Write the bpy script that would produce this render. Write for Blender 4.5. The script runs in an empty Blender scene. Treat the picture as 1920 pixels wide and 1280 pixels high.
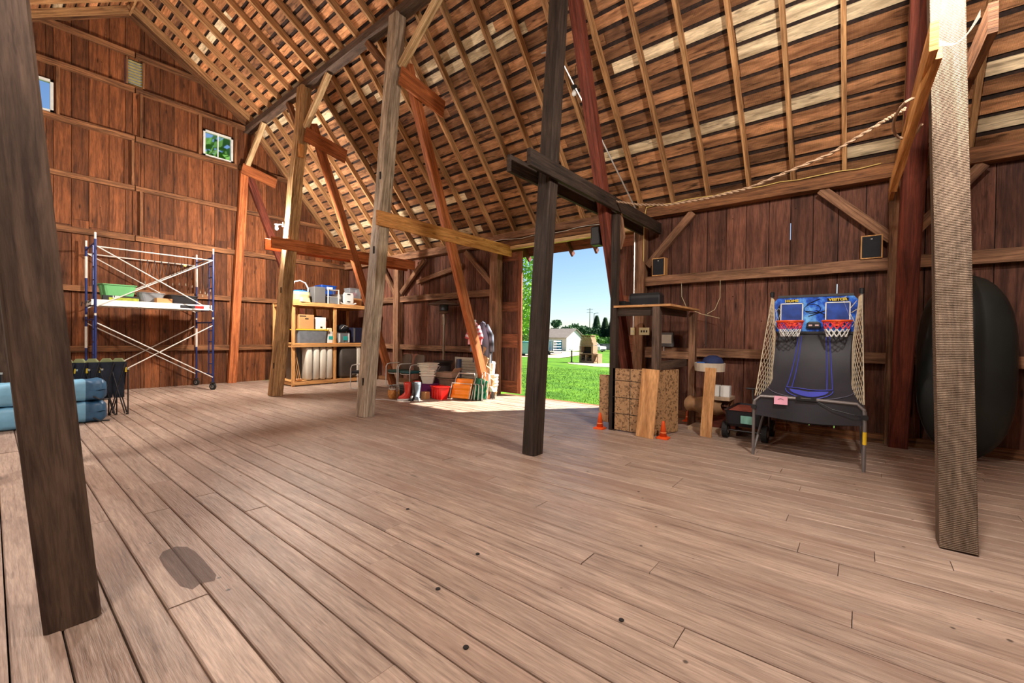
import bpy, math, random
from mathutils import Vector, Matrix
R = random.Random(7)
SC = bpy.context.scene
COL = SC.collection
PI = math.pi

# ------------------------------------------------------------------ camera, light, exposure
def set_camera():
    yaw, pitch, roll = math.radians(39.3), math.radians(-0.7335), math.radians(0.7056)
    cy, sy, cp, sp, cr, sr = math.cos(yaw), math.sin(yaw), math.cos(pitch), math.sin(pitch), math.cos(roll), math.sin(roll)
    f = Vector((-sy*cp, cy*cp, sp)); r = Vector((cy, sy, 0)); u = r.cross(f)
    r, u = r*cr+u*sr, u*cr-r*sr
    cd = bpy.data.cameras.new('camera'); cam = bpy.data.objects.new('camera', cd); COL.objects.link(cam)
    M = Matrix((r, u, -f)).transposed().to_4x4(); M.translation = Vector((0, 0, 1.45))
    cam.matrix_world = M
    cd.sensor_width = 36; cd.lens = 801.9/1920*36; cd.clip_end = 600; cd.clip_start = .05
    SC.camera = cam
set_camera()

SUN_AZ = Vector((.586, .81, 0))      # horizontal direction towards the sun
SUN_EL = math.radians(43)
w = bpy.data.worlds.new('world'); SC.world = w; w.use_nodes = True
nt = w.node_tree; nt.nodes.clear()
wo = nt.nodes.new('ShaderNodeOutputWorld'); bg = nt.nodes.new('ShaderNodeBackground')
sky = nt.nodes.new('ShaderNodeTexSky'); sky.sky_type = 'NISHITA'; sky.sun_disc = False
sky.sun_elevation = SUN_EL; sky.sun_rotation = math.atan2(SUN_AZ.x, SUN_AZ.y); sky.air_density = 1.0; sky.dust_density = .3; sky.ozone_density = 4.0
bg.inputs['Strength'].default_value = .175
nt.links.new(sky.outputs[0], bg.inputs[0]); nt.links.new(bg.outputs[0], wo.inputs[0])
sd = bpy.data.lights.new('sun', 'SUN'); sd.energy = 22.0; sd.angle = math.radians(.7); sd.color = (1, .95, .86)
sun = bpy.data.objects.new('sun', sd); COL.objects.link(sun)
sdir = Vector((SUN_AZ.x*math.cos(SUN_EL), SUN_AZ.y*math.cos(SUN_EL), math.sin(SUN_EL)))
sun.rotation_euler = sdir.to_track_quat('Z', 'Y').to_euler(); sun.location = (10, 25, 20)
LAMP_W = 530; LAMP_COL = (1, .93, .86)
vs = SC.view_settings; vs.view_transform = 'Standard'; vs.look = 'None'; vs.gamma = 1; vs.exposure = 0.0; vs.use_curve_mapping = False

# ------------------------------------------------------------------ helpers
def lin(c):
    f = lambda v: (v/255/12.92) if v/255 <= .04045 else ((v/255+.055)/1.055)**2.4
    return (f(c[0]), f(c[1]), f(c[2]), 1)
def nodemat(name):
    m = bpy.data.materials.new(name); m.use_nodes = True
    n = m.node_tree; b = n.nodes['Principled BSDF']; return m, n, b
def plain(name, col, rough=.6, metal=0, noise=.12, scale=8, bump=.0, emit=0, alpha=None, trans=0, spec=None):
    m, n, b = nodemat(name); c = lin(col)
    tc = n.nodes.new('ShaderNodeTexCoord'); oi = n.nodes.new('ShaderNodeObjectInfo')
    ad = n.nodes.new('ShaderNodeVectorMath'); ad.operation = 'ADD'
    n.links.new(tc.outputs['Object'], ad.inputs[0]); n.links.new(oi.outputs['Random'], ad.inputs[1])
    no = n.nodes.new('ShaderNodeTexNoise'); no.inputs['Scale'].default_value = scale; no.inputs['Detail'].default_value = 5
    n.links.new(ad.outputs[0], no.inputs['Vector'])
    mr = n.nodes.new('ShaderNodeMapRange'); mr.inputs[1].default_value = .25; mr.inputs[2].default_value = .75
    mr.inputs[3].default_value = 1-noise; mr.inputs[4].default_value = 1+noise
    n.links.new(no.outputs[0], mr.inputs[0])
    mx = n.nodes.new('ShaderNodeVectorMath'); mx.operation = 'SCALE'; mx.inputs[0].default_value = c[:3]
    n.links.new(mr.outputs[0], mx.inputs['Scale']); n.links.new(mx.outputs[0], b.inputs['Base Color'])
    b.inputs['Roughness'].default_value = rough; b.inputs['Metallic'].default_value = metal
    if spec is not None: b.inputs['Specular IOR Level'].default_value = spec
    if bump:
        bp = n.nodes.new('ShaderNodeBump'); bp.inputs['Strength'].default_value = bump; bp.inputs['Distance'].default_value = .01
        n.links.new(no.outputs[0], bp.inputs['Height']); n.links.new(bp.outputs[0], b.inputs['Normal'])
    if emit: b.inputs['Emission Color'].default_value = c; b.inputs['Emission Strength'].default_value = emit
    if alpha is not None: b.inputs['Alpha'].default_value = alpha
    if trans: b.inputs['Transmission Weight'].default_value = trans
    return m
def wood(name, dark, light, var=.35, gs=26, knots=.5, rough=.75, saw=0, blotch=.5, red=0.0, bump=.35, dirt=None, nails=0, cracks=0):
    m, n, b = nodemat(name); N = n.nodes.new; L = n.links.new
    uv = N('ShaderNodeUVMap'); oi = N('ShaderNodeObjectInfo')
    off = N('ShaderNodeVectorMath'); off.operation = 'SCALE'; off.inputs[0].default_value = (37.1, 91.7, 13.3); L(oi.outputs['Random'], off.inputs['Scale'])
    ad = N('ShaderNodeVectorMath'); L(uv.outputs[0], ad.inputs[0]); L(off.outputs[0], ad.inputs[1])
    def noise(sx, sy, det=5, dis=0.4, rg=.6):
        mp = N('ShaderNodeMapping'); mp.inputs['Scale'].default_value = (sx, sy, 1); L(ad.outputs[0], mp.inputs[0])
        t = N('ShaderNodeTexNoise'); t.inputs['Scale'].default_value = 1; t.inputs['Detail'].default_value = det
        t.inputs['Distortion'].default_value = dis; t.inputs['Roughness'].default_value = rg; L(mp.outputs[0], t.inputs['Vector']); return t.outputs[0]
    g = noise(1.1, gs, 6, .9); fine = noise(7, gs*5, 3, .2); bl = noise(1.3, 4.5, 4, .5)
    cr = N('ShaderNodeValToRGB'); cr.color_ramp.elements[0].position = .33; cr.color_ramp.elements[0].color = lin(dark)
    cr.color_ramp.elements[1].position = .62; cr.color_ramp.elements[1].color = lin(light); L(g, cr.inputs[0])
    def mixm(a, fac, k0, k1, lo=.3, hi=.7):
        mr = N('ShaderNodeMapRange'); mr.inputs[1].default_value = lo; mr.inputs[2].default_value = hi; mr.inputs[3].default_value = k0; mr.inputs[4].default_value = k1
        L(fac, mr.inputs[0]); s = N('ShaderNodeVectorMath'); s.operation = 'SCALE'; L(a, s.inputs[0]); L(mr.outputs[0], s.inputs['Scale']); return s.outputs[0]
    c = mixm(cr.outputs[0], fine, .75, 1.2); c = mixm(c, bl, 1-blotch, 1+blotch*.5); c = mixm(c, oi.outputs['Random'], 1-var, 1+var, 0, 1)
    if dirt:
        d = noise(.5, .9, 5, .8); mr = N('ShaderNodeMapRange'); mr.inputs[1].default_value = .5; mr.inputs[2].default_value = .75; L(d, mr.inputs[0])
        mx = N('ShaderNodeMix'); mx.data_type = 'RGBA'; L(mr.outputs[0], mx.inputs[0]); L(c, mx.inputs[6]); mx.inputs[7].default_value = lin(dirt); c = mx.outputs[2]
    if cracks:
        ck = noise(1.7, gs*1.6, 3, 1.6, .5); c = mixm(c, ck, 1-cracks, 1, .33, .40)
    if knots:
        mp = N('ShaderNodeMapping'); mp.inputs['Scale'].default_value = (1.6, 6, 1); L(ad.outputs[0], mp.inputs[0])
        v = N('ShaderNodeTexVoronoi'); v.inputs['Scale'].default_value = 1; L(mp.outputs[0], v.inputs['Vector'])
        c = mixm(c, v.outputs['Distance'], 1-knots, 1, .05, .13)
    if nails:
        v = N('ShaderNodeTexVoronoi'); v.inputs['Scale'].default_value = nails; L(ad.outputs[0], v.inputs['Vector'])
        c = mixm(c, v.outputs['Distance'], .25, 1, .03, .06)
    h = g
    if saw:
        mp = N('ShaderNodeMapping'); mp.inputs['Scale'].default_value = (saw, saw*.3, 1); L(ad.outputs[0], mp.inputs[0])
        wv = N('ShaderNodeTexWave'); wv.inputs['Scale'].default_value = 1; wv.inputs['Distortion'].default_value = 5; wv.inputs['Detail'].default_value = 2; wv.inputs['Detail Scale'].default_value = .16
        L(mp.outputs[0], wv.inputs['Vector']); c = mixm(c, wv.outputs[1], .72, 1.18, .1, .9)
        m2 = N('ShaderNodeMath'); m2.operation = 'ADD'; L(g, m2.inputs[0]); L(wv.outputs[1], m2.inputs[1]); h = m2.outputs[0]
    L(c, b.inputs['Base Color']); b.inputs['Roughness'].default_value = rough; b.inputs['Specular IOR Level'].default_value = .25
    if bump:
        ma = N('ShaderNodeMath'); ma.operation = 'ADD'; L(h, ma.inputs[0]); L(fine, ma.inputs[1])
        bp = N('ShaderNodeBump'); bp.inputs['Strength'].default_value = bump; bp.inputs['Distance'].default_value = .008; L(ma.outputs[0], bp.inputs['Height']); L(bp.outputs[0], b.inputs['Normal'])
    return m

class MB:
    def __init__(s): s.v = []; s.f = []; s.uv = []; s.mi = []; s.m = 0; s.X = Matrix()
    def at(s, loc=(0,0,0), rz=0, rx=0, ry=0):
        s.X = Matrix.Translation(loc) @ Matrix.Rotation(rz,4,'Z') @ Matrix.Rotation(ry,4,'Y') @ Matrix.Rotation(rx,4,'X'); return s
    def add(s, vs, fs, uvs):
        o = len(s.v); s.v += [tuple(s.X @ Vector(p)) for p in vs]
        for f, u in zip(fs, uvs): s.f.append(tuple(i+o for i in f)); s.uv += list(u); s.mi.append(s.m)
        return s
    def box(s, c, d, ax=None):
        x, y, z = c; a, b_, h = d[0]/2, d[1]/2, d[2]/2
        vs = [(x+i*a, y+j*b_, z+k*h) for i in (-1,1) for j in (-1,1) for k in (-1,1)]
        fs = [(0,1,3,2),(4,6,7,5),(0,4,5,1),(2,3,7,6),(0,2,6,4),(1,5,7,3)]
        if ax is None: ax = max(range(3), key=lambda i: d[i])
        u0 = R.random()*9; uvs = []
        for k, f in enumerate(fs):
            nax = k//2; oth = [i for i in range(3) if i != nax and i != ax]
            if nax == ax: oth = [i for i in range(3) if i != ax]; uu, vv = oth; 
            else: uu, vv = ax, oth[0]
            uvs.append([(vs[i][uu]+u0, vs[i][vv]+k*1.37+u0) for i in f])
        return s.add(vs, fs, uvs)
    def bb(s, lo, hi, ax=None): return s.box([(lo[i]+hi[i])/2 for i in range(3)], [abs(hi[i]-lo[i]) for i in range(3)], ax)
    def beam(s, p0, p1, w, d, side=None, seg=1, jit=0, ch=0):
        """timber from p0 to p1; w measured along side, d across it"""
        p0, p1 = Vector(p0), Vector(p1); t = (p1-p0); Ln = t.length; t.normalize()
        sd = Vector(side) if side else (Vector((0,0,1)).cross(t) if abs(t.z) < .95 else Vector((1,0,0)))
        sd = (sd-t*sd.dot(t)).normalized(); up = t.cross(sd)
        if ch: a, b_ = w/2, d/2; pr = [(-a,-b_+ch),(-a+ch,-b_),(a-ch,-b_),(a,-b_+ch),(a,b_-ch),(a-ch,b_),(-a+ch,b_),(-a,b_-ch)]
        else: pr = [(-w/2,-d/2),(w/2,-d/2),(w/2,d/2),(-w/2,d/2)]
        n = len(pr); per = [0]
        for i in range(n): q = pr[(i+1)%n]; per.append(per[-1]+math.hypot(q[0]-pr[i][0], q[1]-pr[i][1]))
        u0 = R.random()*20; vs = []; fs = []; uvs = []
        for k in range(seg+1):
            c = p0+t*(Ln*k/seg); jx, jy = (R.uniform(-jit,jit), R.uniform(-jit,jit)) if jit else (0,0)
            for (a, b_) in pr:
                e = R.uniform(-jit,jit)*.6 if jit else 0
                vs.append(c+sd*(a+jx+e)+up*(b_+jy+e))
        for k in range(seg):
            for i in range(n):
                j = (i+1)%n; fs.append((k*n+i, k*n+j, (k+1)*n+j, (k+1)*n+i)); ua, ub = Ln*k/seg+u0, Ln*(k+1)/seg+u0
                uvs.append([(ua,per[i]+u0),(ua,per[i+1]+u0),(ub,per[i+1]+u0),(ub,per[i]+u0)])
        for base, rev in ((0,True),(seg*n,False)):
            f = [base+i for i in range(n)]
            if rev: f = f[::-1]
            fs.append(tuple(f)); uvs.append([(pr[i-base][0]*.3+u0, pr[i-base][1]+u0) for i in f])
        return s.add(vs, fs, uvs)
    def tube(s, pts, r, n=8, closed=False, cap=True):
        pts = [Vector(p) for p in pts]; m = len(pts); vs = []; fs = []; uvs = []; prev = None; Lk = 0; Ls = []
        for k, p in enumerate(pts):
            a = pts[k-1] if (k > 0 or closed) else p; b_ = pts[(k+1)%m] if (k < m-1 or closed) else p
            t = (b_-a); t = t.normalized() if t.length > 1e-9 else Vector((0,0,1))
            if prev is None: ref = Vector((0,0,1)) if abs(t.z) < .9 else Vector((1,0,0)); s1 = t.cross(ref).normalized()
            else: s1 = (prev-t*prev.dot(t)); s1 = s1.normalized() if s1.length > 1e-6 else t.orthogonal().normalized()
            prev = s1; s2 = t.cross(s1); rr = r[k] if isinstance(r, (list, tuple)) else r
            if k: Lk += (p-pts[k-1]).length
            Ls.append(Lk)
            for i in range(n): an = 2*PI*i/n; vs.append(p+s1*(math.cos(an)*rr)+s2*(math.sin(an)*rr))
        for k in range(m if closed else m-1):
            k2 = (k+1)%m
            for i in range(n):
                j = (i+1)%n; fs.append((k*n+i, k*n+j, k2*n+j, k2*n+i)); uvs.append([(Ls[k],i/n),(Ls[k],(i+1)/n),(Ls[k2],(i+1)/n),(Ls[k2],i/n)])
        if cap and not closed:
            fs.append(tuple(range(n))[::-1]); uvs.append([(0,0)]*n); fs.append(tuple(range((m-1)*n, m*n))); uvs.append([(0,0)]*n)
        return s.add(vs, fs, uvs)
    def lathe(s, prof, n=20, c=(0,0,0), sx=1, sy=1):
        m = len(prof); vs = []; fs = []; uvs = []
        for (r, z) in prof:
            for i in range(n): a = 2*PI*i/n; vs.append((c[0]+r*sx*math.cos(a), c[1]+r*sy*math.sin(a), c[2]+z))
        for k in range(m-1):
            for i in range(n):
                j = (i+1)%n; fs.append((k*n+i, k*n+j, (k+1)*n+j, (k+1)*n+i))
                uvs.append([(prof[k][1],i/n),(prof[k][1],(i+1)/n),(prof[k+1][1],(i+1)/n),(prof[k+1][1],i/n)])
        fs.append(tuple(range(n))[::-1]); uvs.append([(0,0)]*n); fs.append(tuple(range((m-1)*n, m*n))); uvs.append([(0,0)]*n)
        return s.add(vs, fs, uvs)
    def rrect(s, prof, c=(0,0,0), n=3, rc=.03):
        """stack of rounded rectangles: prof = [(wx, wy, z)]"""
        vs = []; fs = []; uvs = []; k = 4*(n+1)
        for (wx, wy, z) in prof:
            r = min(rc, wx/2*.95, wy/2*.95)
            for q, (sx, sy) in enumerate(((1,1),(-1,1),(-1,-1),(1,-1))):
                for i in range(n+1):
                    a = q*PI/2+PI/2*i/n; vs.append((c[0]+sx*(wx/2-r)+r*math.cos(a), c[1]+sy*(wy/2-r)+r*math.sin(a), c[2]+z))
        m = len(prof)
        for j in range(m-1):
            for i in range(k):
                i2 = (i+1)%k; fs.append((j*k+i, j*k+i2, (j+1)*k+i2, (j+1)*k+i)); uvs.append([(i/k,j),((i+1)/k,j),((i+1)/k,j+1),(i/k,j+1)])
        fs.append(tuple(range(k))[::-1]); uvs.append([(0,0)]*k); fs.append(tuple(range((m-1)*k, m*k))); uvs.append([(0,0)]*k)
        return s.add(vs, fs, uvs)
    def ell(s, c, r, n=14, m=8):
        return s.lathe([(max(.001, r[0]*math.sin(PI*k/m)), -r[2]*math.cos(PI*k/m)) for k in range(m+1)], n, c, 1, r[1]/r[0])
    def ext(s, poly, z0, z1):
        """extrude an xy polygon from z0 to z1"""
        n = len(poly); vs = [(x,y,z0) for x,y in poly]+[(x,y,z1) for x,y in poly]; u0 = R.random()*9
        fs = [tuple(range(n))[::-1], tuple(range(n,2*n))]; uvs = [[(poly[i][1]+u0,poly[i][0]+u0) for i in fs[0]], [(poly[i-n][1]+u0,poly[i-n][0]+u0) for i in fs[1]]]
        for i in range(n): j = (i+1)%n; fs.append((i,j,n+j,n+i)); uvs.append([(vs[i][1]+u0,z0),(vs[j][1]+u0,z0),(vs[j][1]+u0,z1),(vs[i][1]+u0,z1)])
        return s.add(vs, fs, uvs)
    def patch(s, fn, nu, nv, thick=0):
        vs = [fn(i/nu, j/nv) for j in range(nv+1) for i in range(nu+1)]; fs = []; uvs = []
        for j in range(nv):
            for i in range(nu):
                a = j*(nu+1)+i; fs.append((a, a+1, a+nu+2, a+nu+1)); uvs.append([(i/nu,j/nv),((i+1)/nu,j/nv),((i+1)/nu,(j+1)/nv),(i/nu,(j+1)/nv)])
        return s.add(vs, fs, uvs)
    def build(s, name, mat, parent=None, smooth=False, label=None, kind=None, solid=0, loc=None, center=False, sub=0):
        v = s.v
        if center:
            zs = [p[2] for p in v]; zl = min(zs); bot = [p for p in v if p[2] < zl+.3]
            loc = (sum(p[0] for p in bot)/len(bot), sum(p[1] for p in bot)/len(bot), zl)
        if loc is not None: v = [(p[0]-loc[0], p[1]-loc[1], p[2]-loc[2]) for p in v]
        me = bpy.data.meshes.new(name); me.from_pydata(v, [], s.f)
        ul = me.uv_layers.new(name='UVMap'); ul.data.foreach_set('uv', [c for t in s.uv for c in t])
        for mm in (mat if isinstance(mat, (list, tuple)) else [mat]): me.materials.append(mm)
        if any(s.mi): me.polygons.foreach_set('material_index', s.mi)
        if smooth: me.polygons.foreach_set('use_smooth', [True]*len(me.polygons))
        o = bpy.data.objects.new(name, me); COL.objects.link(o)
        if loc is not None: o.location = loc
        if parent: o.parent = parent
        if label: o['label'] = label
        if kind: o['kind'] = kind
        if solid: md = o.modifiers.new('solid', 'SOLIDIFY'); md.thickness = solid
        if sub: md = o.modifiers.new('sub', 'SUBSURF'); md.levels = sub; md.render_levels = sub
        return o
def tag(o, label=None, cat=None, group=None, kind=None):
    if label: o['label'] = label
    if cat: o['category'] = cat
    if group: o['group'] = group
    if kind: o['kind'] = kind
    return o
def thing(name, label, cat, loc=(0,0,0), rz=0, group=None):
    o = bpy.data.objects.new(name, None); COL.objects.link(o); o.location = loc; o.rotation_euler = (0,0,rz)
    o.empty_display_size = .1
    return tag(o, label, cat, group)
def struct(name, label=None):
    o = bpy.data.objects.new(name, None); COL.objects.link(o); o['kind'] = 'structure'
    if label: o['label'] = label
    return o
def copy_tree(o, parent=None):
    c = o.copy(); COL.objects.link(c); c.parent = parent
    for ch in list(o.children): copy_tree(ch, c)
    return c
def text(s, size, mat, parent, loc, rot, name='lettering', sx=1, sub=True, bold=.0):
    cu = bpy.data.curves.new(name, 'FONT'); cu.body = s; cu.size = size; cu.align_x = 'CENTER'; cu.align_y = 'CENTER'; cu.extrude = .0008; cu.offset = bold
    t = bpy.data.objects.new('tmp', cu); COL.objects.link(t)
    me = bpy.data.meshes.new_from_object(t.evaluated_get(bpy.context.evaluated_depsgraph_get())); bpy.data.objects.remove(t)
    me.materials.clear(); me.materials.append(mat)
    o = bpy.data.objects.new(name, me); COL.objects.link(o); o.parent = parent; o.location = loc; o.rotation_euler = rot; o.scale = (sx,1,1); return o

# ------------------------------------------------------------------ materials
M_floor = wood('floor_wood', (150,126,110), (180,156,138), var=.11, gs=22, knots=.3, rough=.45, blotch=.16, bump=.45, dirt=(142,114,98), nails=4, cracks=.28)
M_gable = wood('gable_wood', (78,44,24), (130,76,42), var=.42, gs=14, knots=.75, blotch=.35, nails=4, cracks=.35)
M_front = wood('front_wall_wood', (74,46,36), (122,78,60), var=.3, gs=14, knots=.65, blotch=.35, nails=4, cracks=.35)
M_sheath = wood('sheathing_wood', (130,86,56), (204,146,100), var=.38, gs=9, knots=.7, blotch=.45, saw=34, bump=.7, cracks=.6)
M_sheathp = wood('pale_sheathing_wood', (170,146,112), (236,212,172), var=.15, gs=9, knots=.6, blotch=.2, bump=.5, cracks=.45)
M_sheathd = wood('dark_sheathing_wood', (86,56,40), (160,112,76), var=.3, gs=8, knots=.7, blotch=.5, bump=.7, cracks=.6)
M_rafter = wood('rafter_wood', (120,80,48), (196,148,98), var=.2, gs=22, knots=.4, blotch=.3)
M_girt = wood('girt_wood', (74,46,28), (148,100,64), var=.2, gs=22, knots=.4)
M_girtf = wood('front_girt_wood', (92,62,44), (158,116,86), var=.15, gs=22, knots=.4)
M_postd = wood('dark_post_wood', (66,50,41), (100,80,66), var=.05, gs=14, knots=.3, bump=.5, blotch=.35, cracks=.35)
M_post1 = wood('silhouette_dark_wood', (34,27,22), (68,54,44), var=.05, gs=22, knots=.2, bump=.5)  # near-black, with the doorway post's silhouette shade put into the wood colour
M_postw = wood('weathered_post_wood', (132,112,90), (202,180,154), var=.05, gs=26, knots=.3, bump=.6, cracks=.5)
M_posty = wood('honey_post_wood', (124,88,54), (206,162,110), var=.08, gs=22, knots=.4, bump=.5, cracks=.4)
M_saw = wood('rough_sawn_wood', (104,86,70), (142,120,100), var=.03, gs=12, knots=.2, saw=26, bump=.8, blotch=.2)
M_pine = wood('new_pine_wood', (168,104,52), (226,160,92), var=.12, gs=16, knots=.5, blotch=.2)
M_brace = wood('diagonal_brace_wood', (126,66,34), (190,110,62), var=.18, gs=20, knots=.4, blotch=.25)
M_braced = wood('dark_red_brace_wood', (66,30,22), (120,58,40), var=.1, gs=20, knots=.3, blotch=.25)
M_pale = wood('pale_brace_wood', (160,124,82), (222,186,138), var=.1, gs=20, knots=.3, blotch=.2)
M_ply = wood('plywood', (166,112,66), (212,158,104), var=.08, gs=7, knots=0, blotch=.2, bump=.1)
M_shelf = wood('shelf_pine', (176,120,66), (224,170,108), var=.08, gs=20, knots=.4, blotch=.15)
M_hole = plain('mortise_shadow', (26,18,14), .9)
M_shingle = plain('shingle_underside', (44,28,20), .9, noise=.8, scale=24)
M_roofout = plain('roof_shingles', (90,86,84), .9, noise=.3, scale=14)
M_black = plain('black_plastic', (24,24,26), .5); M_blackcloth = plain('black_cloth', (22,23,28), .85, noise=.3)
M_white = plain('white_plastic', (226,226,220), .4, noise=.05); M_cream = plain('cream_plastic', (222,212,170), .5, noise=.08)
M_steel = plain('galvanised_steel', (206,204,198), .35, .75, noise=.1); M_dsteel = plain('dark_steel', (70,70,72), .4, .8)
M_bluepaint = plain('blue_scaffold_paint', (34,46,96), .4, .2); M_silver = plain('white_tube_paint', (204,198,188), .45, noise=.08)
M_card = plain('cardboard', (186,134,84), .85, noise=.08, scale=4); M_red = plain('red_plastic', (216,28,22), .35, noise=.05)
M_teal = plain('teal_label', (40,160,150), .6); M_orange = plain('orange_plastic', (232,84,24), .45)
M_rubber = plain('black_rubber', (26,26,26), .75)

# ------------------------------------------------------------------ dimensions
XG, XR, YF, YB = -14.2, 7.9, 8.12, -3.72          # gable wall, far gable, door wall, wall behind
RID = (2.2, 9.42); PUR = (4.98, 7.62); EAV = (8.3, 3.78)   # (y, z) of the gambrel profile, underside of the sheathing
PURB = (-.58, 7.62); EAVB = (-3.9, 3.78)

# ------------------------------------------------------------------ floor
floor = struct('floor', 'wide worn grey-brown floor planks laid across the barn')
W = .18; y = .05; row = 0
gap_dark = MB().bb((XG, YB, -.16), (XR, YF+.02, -.05)); gap_dark.build('subfloor', plain('subfloor_dark', (18,13,10), .95), floor)
while y < YF-.02:
    y2 = min(y+W*R.uniform(.93,1.07), YF); x = XG-.0; first = True
    while x < 4.2:
        ln = R.choice((3.65, 3.65, 4.9, 2.75)) if not first else R.uniform(1.2,3.6); first = False; x2 = x+ln
        if x2 > 3.4: x2 = 4.4
        b = MB(); dz = R.uniform(-.003,.002); tl = R.uniform(-.002,.002)
        ya_, yb_ = y+.004, y2-.004; b.beam((x+.002,(ya_+yb_)/2,(dz-.045)/2), (x2-.002,(ya_+yb_)/2,(dz-.045)/2), yb_-ya_, dz+.045, side=(0,1,0), ch=.006)
        o = b.build('plank', M_floor, floor, loc=((x+x2)/2, (y+y2)/2, 0))
        x = x2
    y = y2; row += 1
b = MB()
yy = YB
while yy < .05-.01:
    b.bb((XG, yy+.003, -.045), (XR, min(yy+W,.05)-.003, 0), 0); yy += W
yy = .05
while yy < YF: b.bb((4.4, yy+.003, -.045), (XR, min(yy+W,YF)-.003, 0), 0); yy += W
b.build('planking', M_floor, floor, kind='stuff')
# small round bolt holes in the boards
for (hx, hy) in ((-.93,2.05),(-1.85,1.62),(-1.4,1.4),(-1.95,2.05),(-2.9,2.2),(-5.4,5.0)):
    MB().lathe([(.014,.0005),(.014,.0035)], 10, (hx,hy,0)).build('bolt_hole', M_hole, floor)
# dark oval water mark in front of the left post
pts = [(-.34,-.05),(-.36,.02),(-.3,.07),(-.18,.088),(0,.09),(.14,.088),(.24,.085),(.3,.06),(.27,0),(.31,-.05),(.22,-.085),(.05,-.09),(-.12,-.092),(-.26,-.085)]
stm, sn, sb = nodemat('damp_stain'); sb.inputs['Base Color'].default_value = lin((84,60,52)); sb.inputs['Alpha'].default_value = .3; sb.inputs['Roughness'].default_value = .6
MB().ext(pts, .0008, .0012).build('damp_stain', stm, floor).location = (-3.2,.77,.0016)
# sill at the doorway
MB().bb((-7.0, YF, -.14), (-3.4, YF+.22, -.015), 0).build('door_sill', M_girt, floor)

# ------------------------------------------------------------------ gable wall (left)
def roof_z(yv):
    if yv >= PUR[0]: return PUR[1]+(EAV[1]-PUR[1])*(yv-PUR[0])/(EAV[0]-PUR[0])
    if yv >= RID[0]: return RID[1]+(PUR[1]-RID[1])*(yv-RID[0])/(PUR[0]-RID[0])
    return roof_z(2*RID[0]-yv)
wl = struct('wall_left', 'tall gable wall of rust-brown vertical barn boards')
def gable_boards(wall, X0, side, WD, mat, holes=()):
    yv = YB-.02; k = 0
    edges = sorted({e for h in holes for e in (h[0], h[1])} | {1.843})
    while yv < YF:
        y2 = min(yv+WD*R.uniform(.94,1.05), YF+.02); g = .005
        for e in edges:
            if yv+.03 < e < y2+.06: y2 = e; break
        zj = 3.95+R.uniform(-.12,.12) if k % 2 else 3.9
        for part in (0, 1):
            off = R.uniform(0,.008)
            if part == 0: zz = [(yv+g, 0), (y2-g, 0), (y2-g, min(zj, roof_z(y2))), (yv+g, min(zj, roof_z(yv)))]
            else:
                if min(roof_z(yv), roof_z(y2)) <= zj+.02: continue
                zz = [(yv+g, zj+.004), (y2-g, zj+.004), (y2-g, roof_z(y2)+.05), (yv+g, roof_z(yv)+.05)]
                if yv < RID[0] < y2: zz.insert(3, (RID[0], RID[1]+.05))
            cut = [h for h in holes if part == 1 and yv < h[1]-.02 and y2 > h[0]+.02]
            segs = [zz]
            if cut:
                h = cut[0]; segs = [[zz[0], zz[1], (y2-g, h[2]), (yv+g, h[2])], [(yv+g, h[3]), (y2-g, h[3])]+zz[2:]]
            for sg in segs:
                b = MB(); n = len(sg); u0 = R.random()*9
                xa, xb = (X0-side*(.03)+side*off, X0+side*off)
                vs = [(xa,p[0],p[1]) for p in sg]+[(xb,p[0],p[1]) for p in sg]
                fs = [tuple(range(n))[::-1], tuple(range(n,2*n))] if side < 0 else [tuple(range(n))[::-1], tuple(range(n,2*n))]
                uvs = [[(vs[i][2]+u0, vs[i][1]+u0) for i in f] for f in fs]
                for i in range(n): j = (i+1)%n; fs.append((i,j,n+j,n+i)); uvs.append([(vs[q][2]+u0, vs[q][0]+u0) for q in (i,j,n+j,n+i)])
                b.add(vs, fs, uvs); b.build('board', mat, wall, loc=(X0, (yv+y2)/2, sg[0][1]))
        yv = y2; k += 1
def backing(wall, mat):
    pass
WIN = ((3.74,4.46,6.33,7.05), (.2,.92,6.33,7.05)); VENT = (2.14,2.5,7.52,8.22)
gable_boards(wl, XG, 1, .305, M_gable, WIN+(VENT,))
M_backg = plain('gable_gap_shade', (14,8,6), .9, noise=.3)  # near-black sheet added behind the boards: darkens the gaps and stops light
gb_ = MB(); ys_ = sorted({YB, YF, RID[0], PUR[0], PURB[0], 1.84, 1.846, WIN[0][0], WIN[0][1], WIN[1][0], WIN[1][1], VENT[0], VENT[1]})
for ya, yb in zip(ys_[:-1], ys_[1:]):
    rng = [(0, None)]
    for h in WIN+(VENT,):
        if ya >= h[0]-1e-6 and yb <= h[1]+1e-6: rng = [(0, h[2]), (h[3], None)]
    if abs(ya-1.84) < 1e-6: rng = [(0,7.7),(7.85,8.05),(8.2,8.32),(8.45,None)]
    for (a, c) in rng:
        ta, tb = (c, c) if c is not None else (roof_z(ya)+.04, roof_z(yb)+.04); x_ = XG-.045
        gb_.add([(x_,ya,a),(x_,yb,a),(x_,yb,tb),(x_,ya,ta)], [(0,1,2,3)], [[(0,0)]*4])
gb_.build('gap_backing', M_backg, wl, solid=.01)
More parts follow.
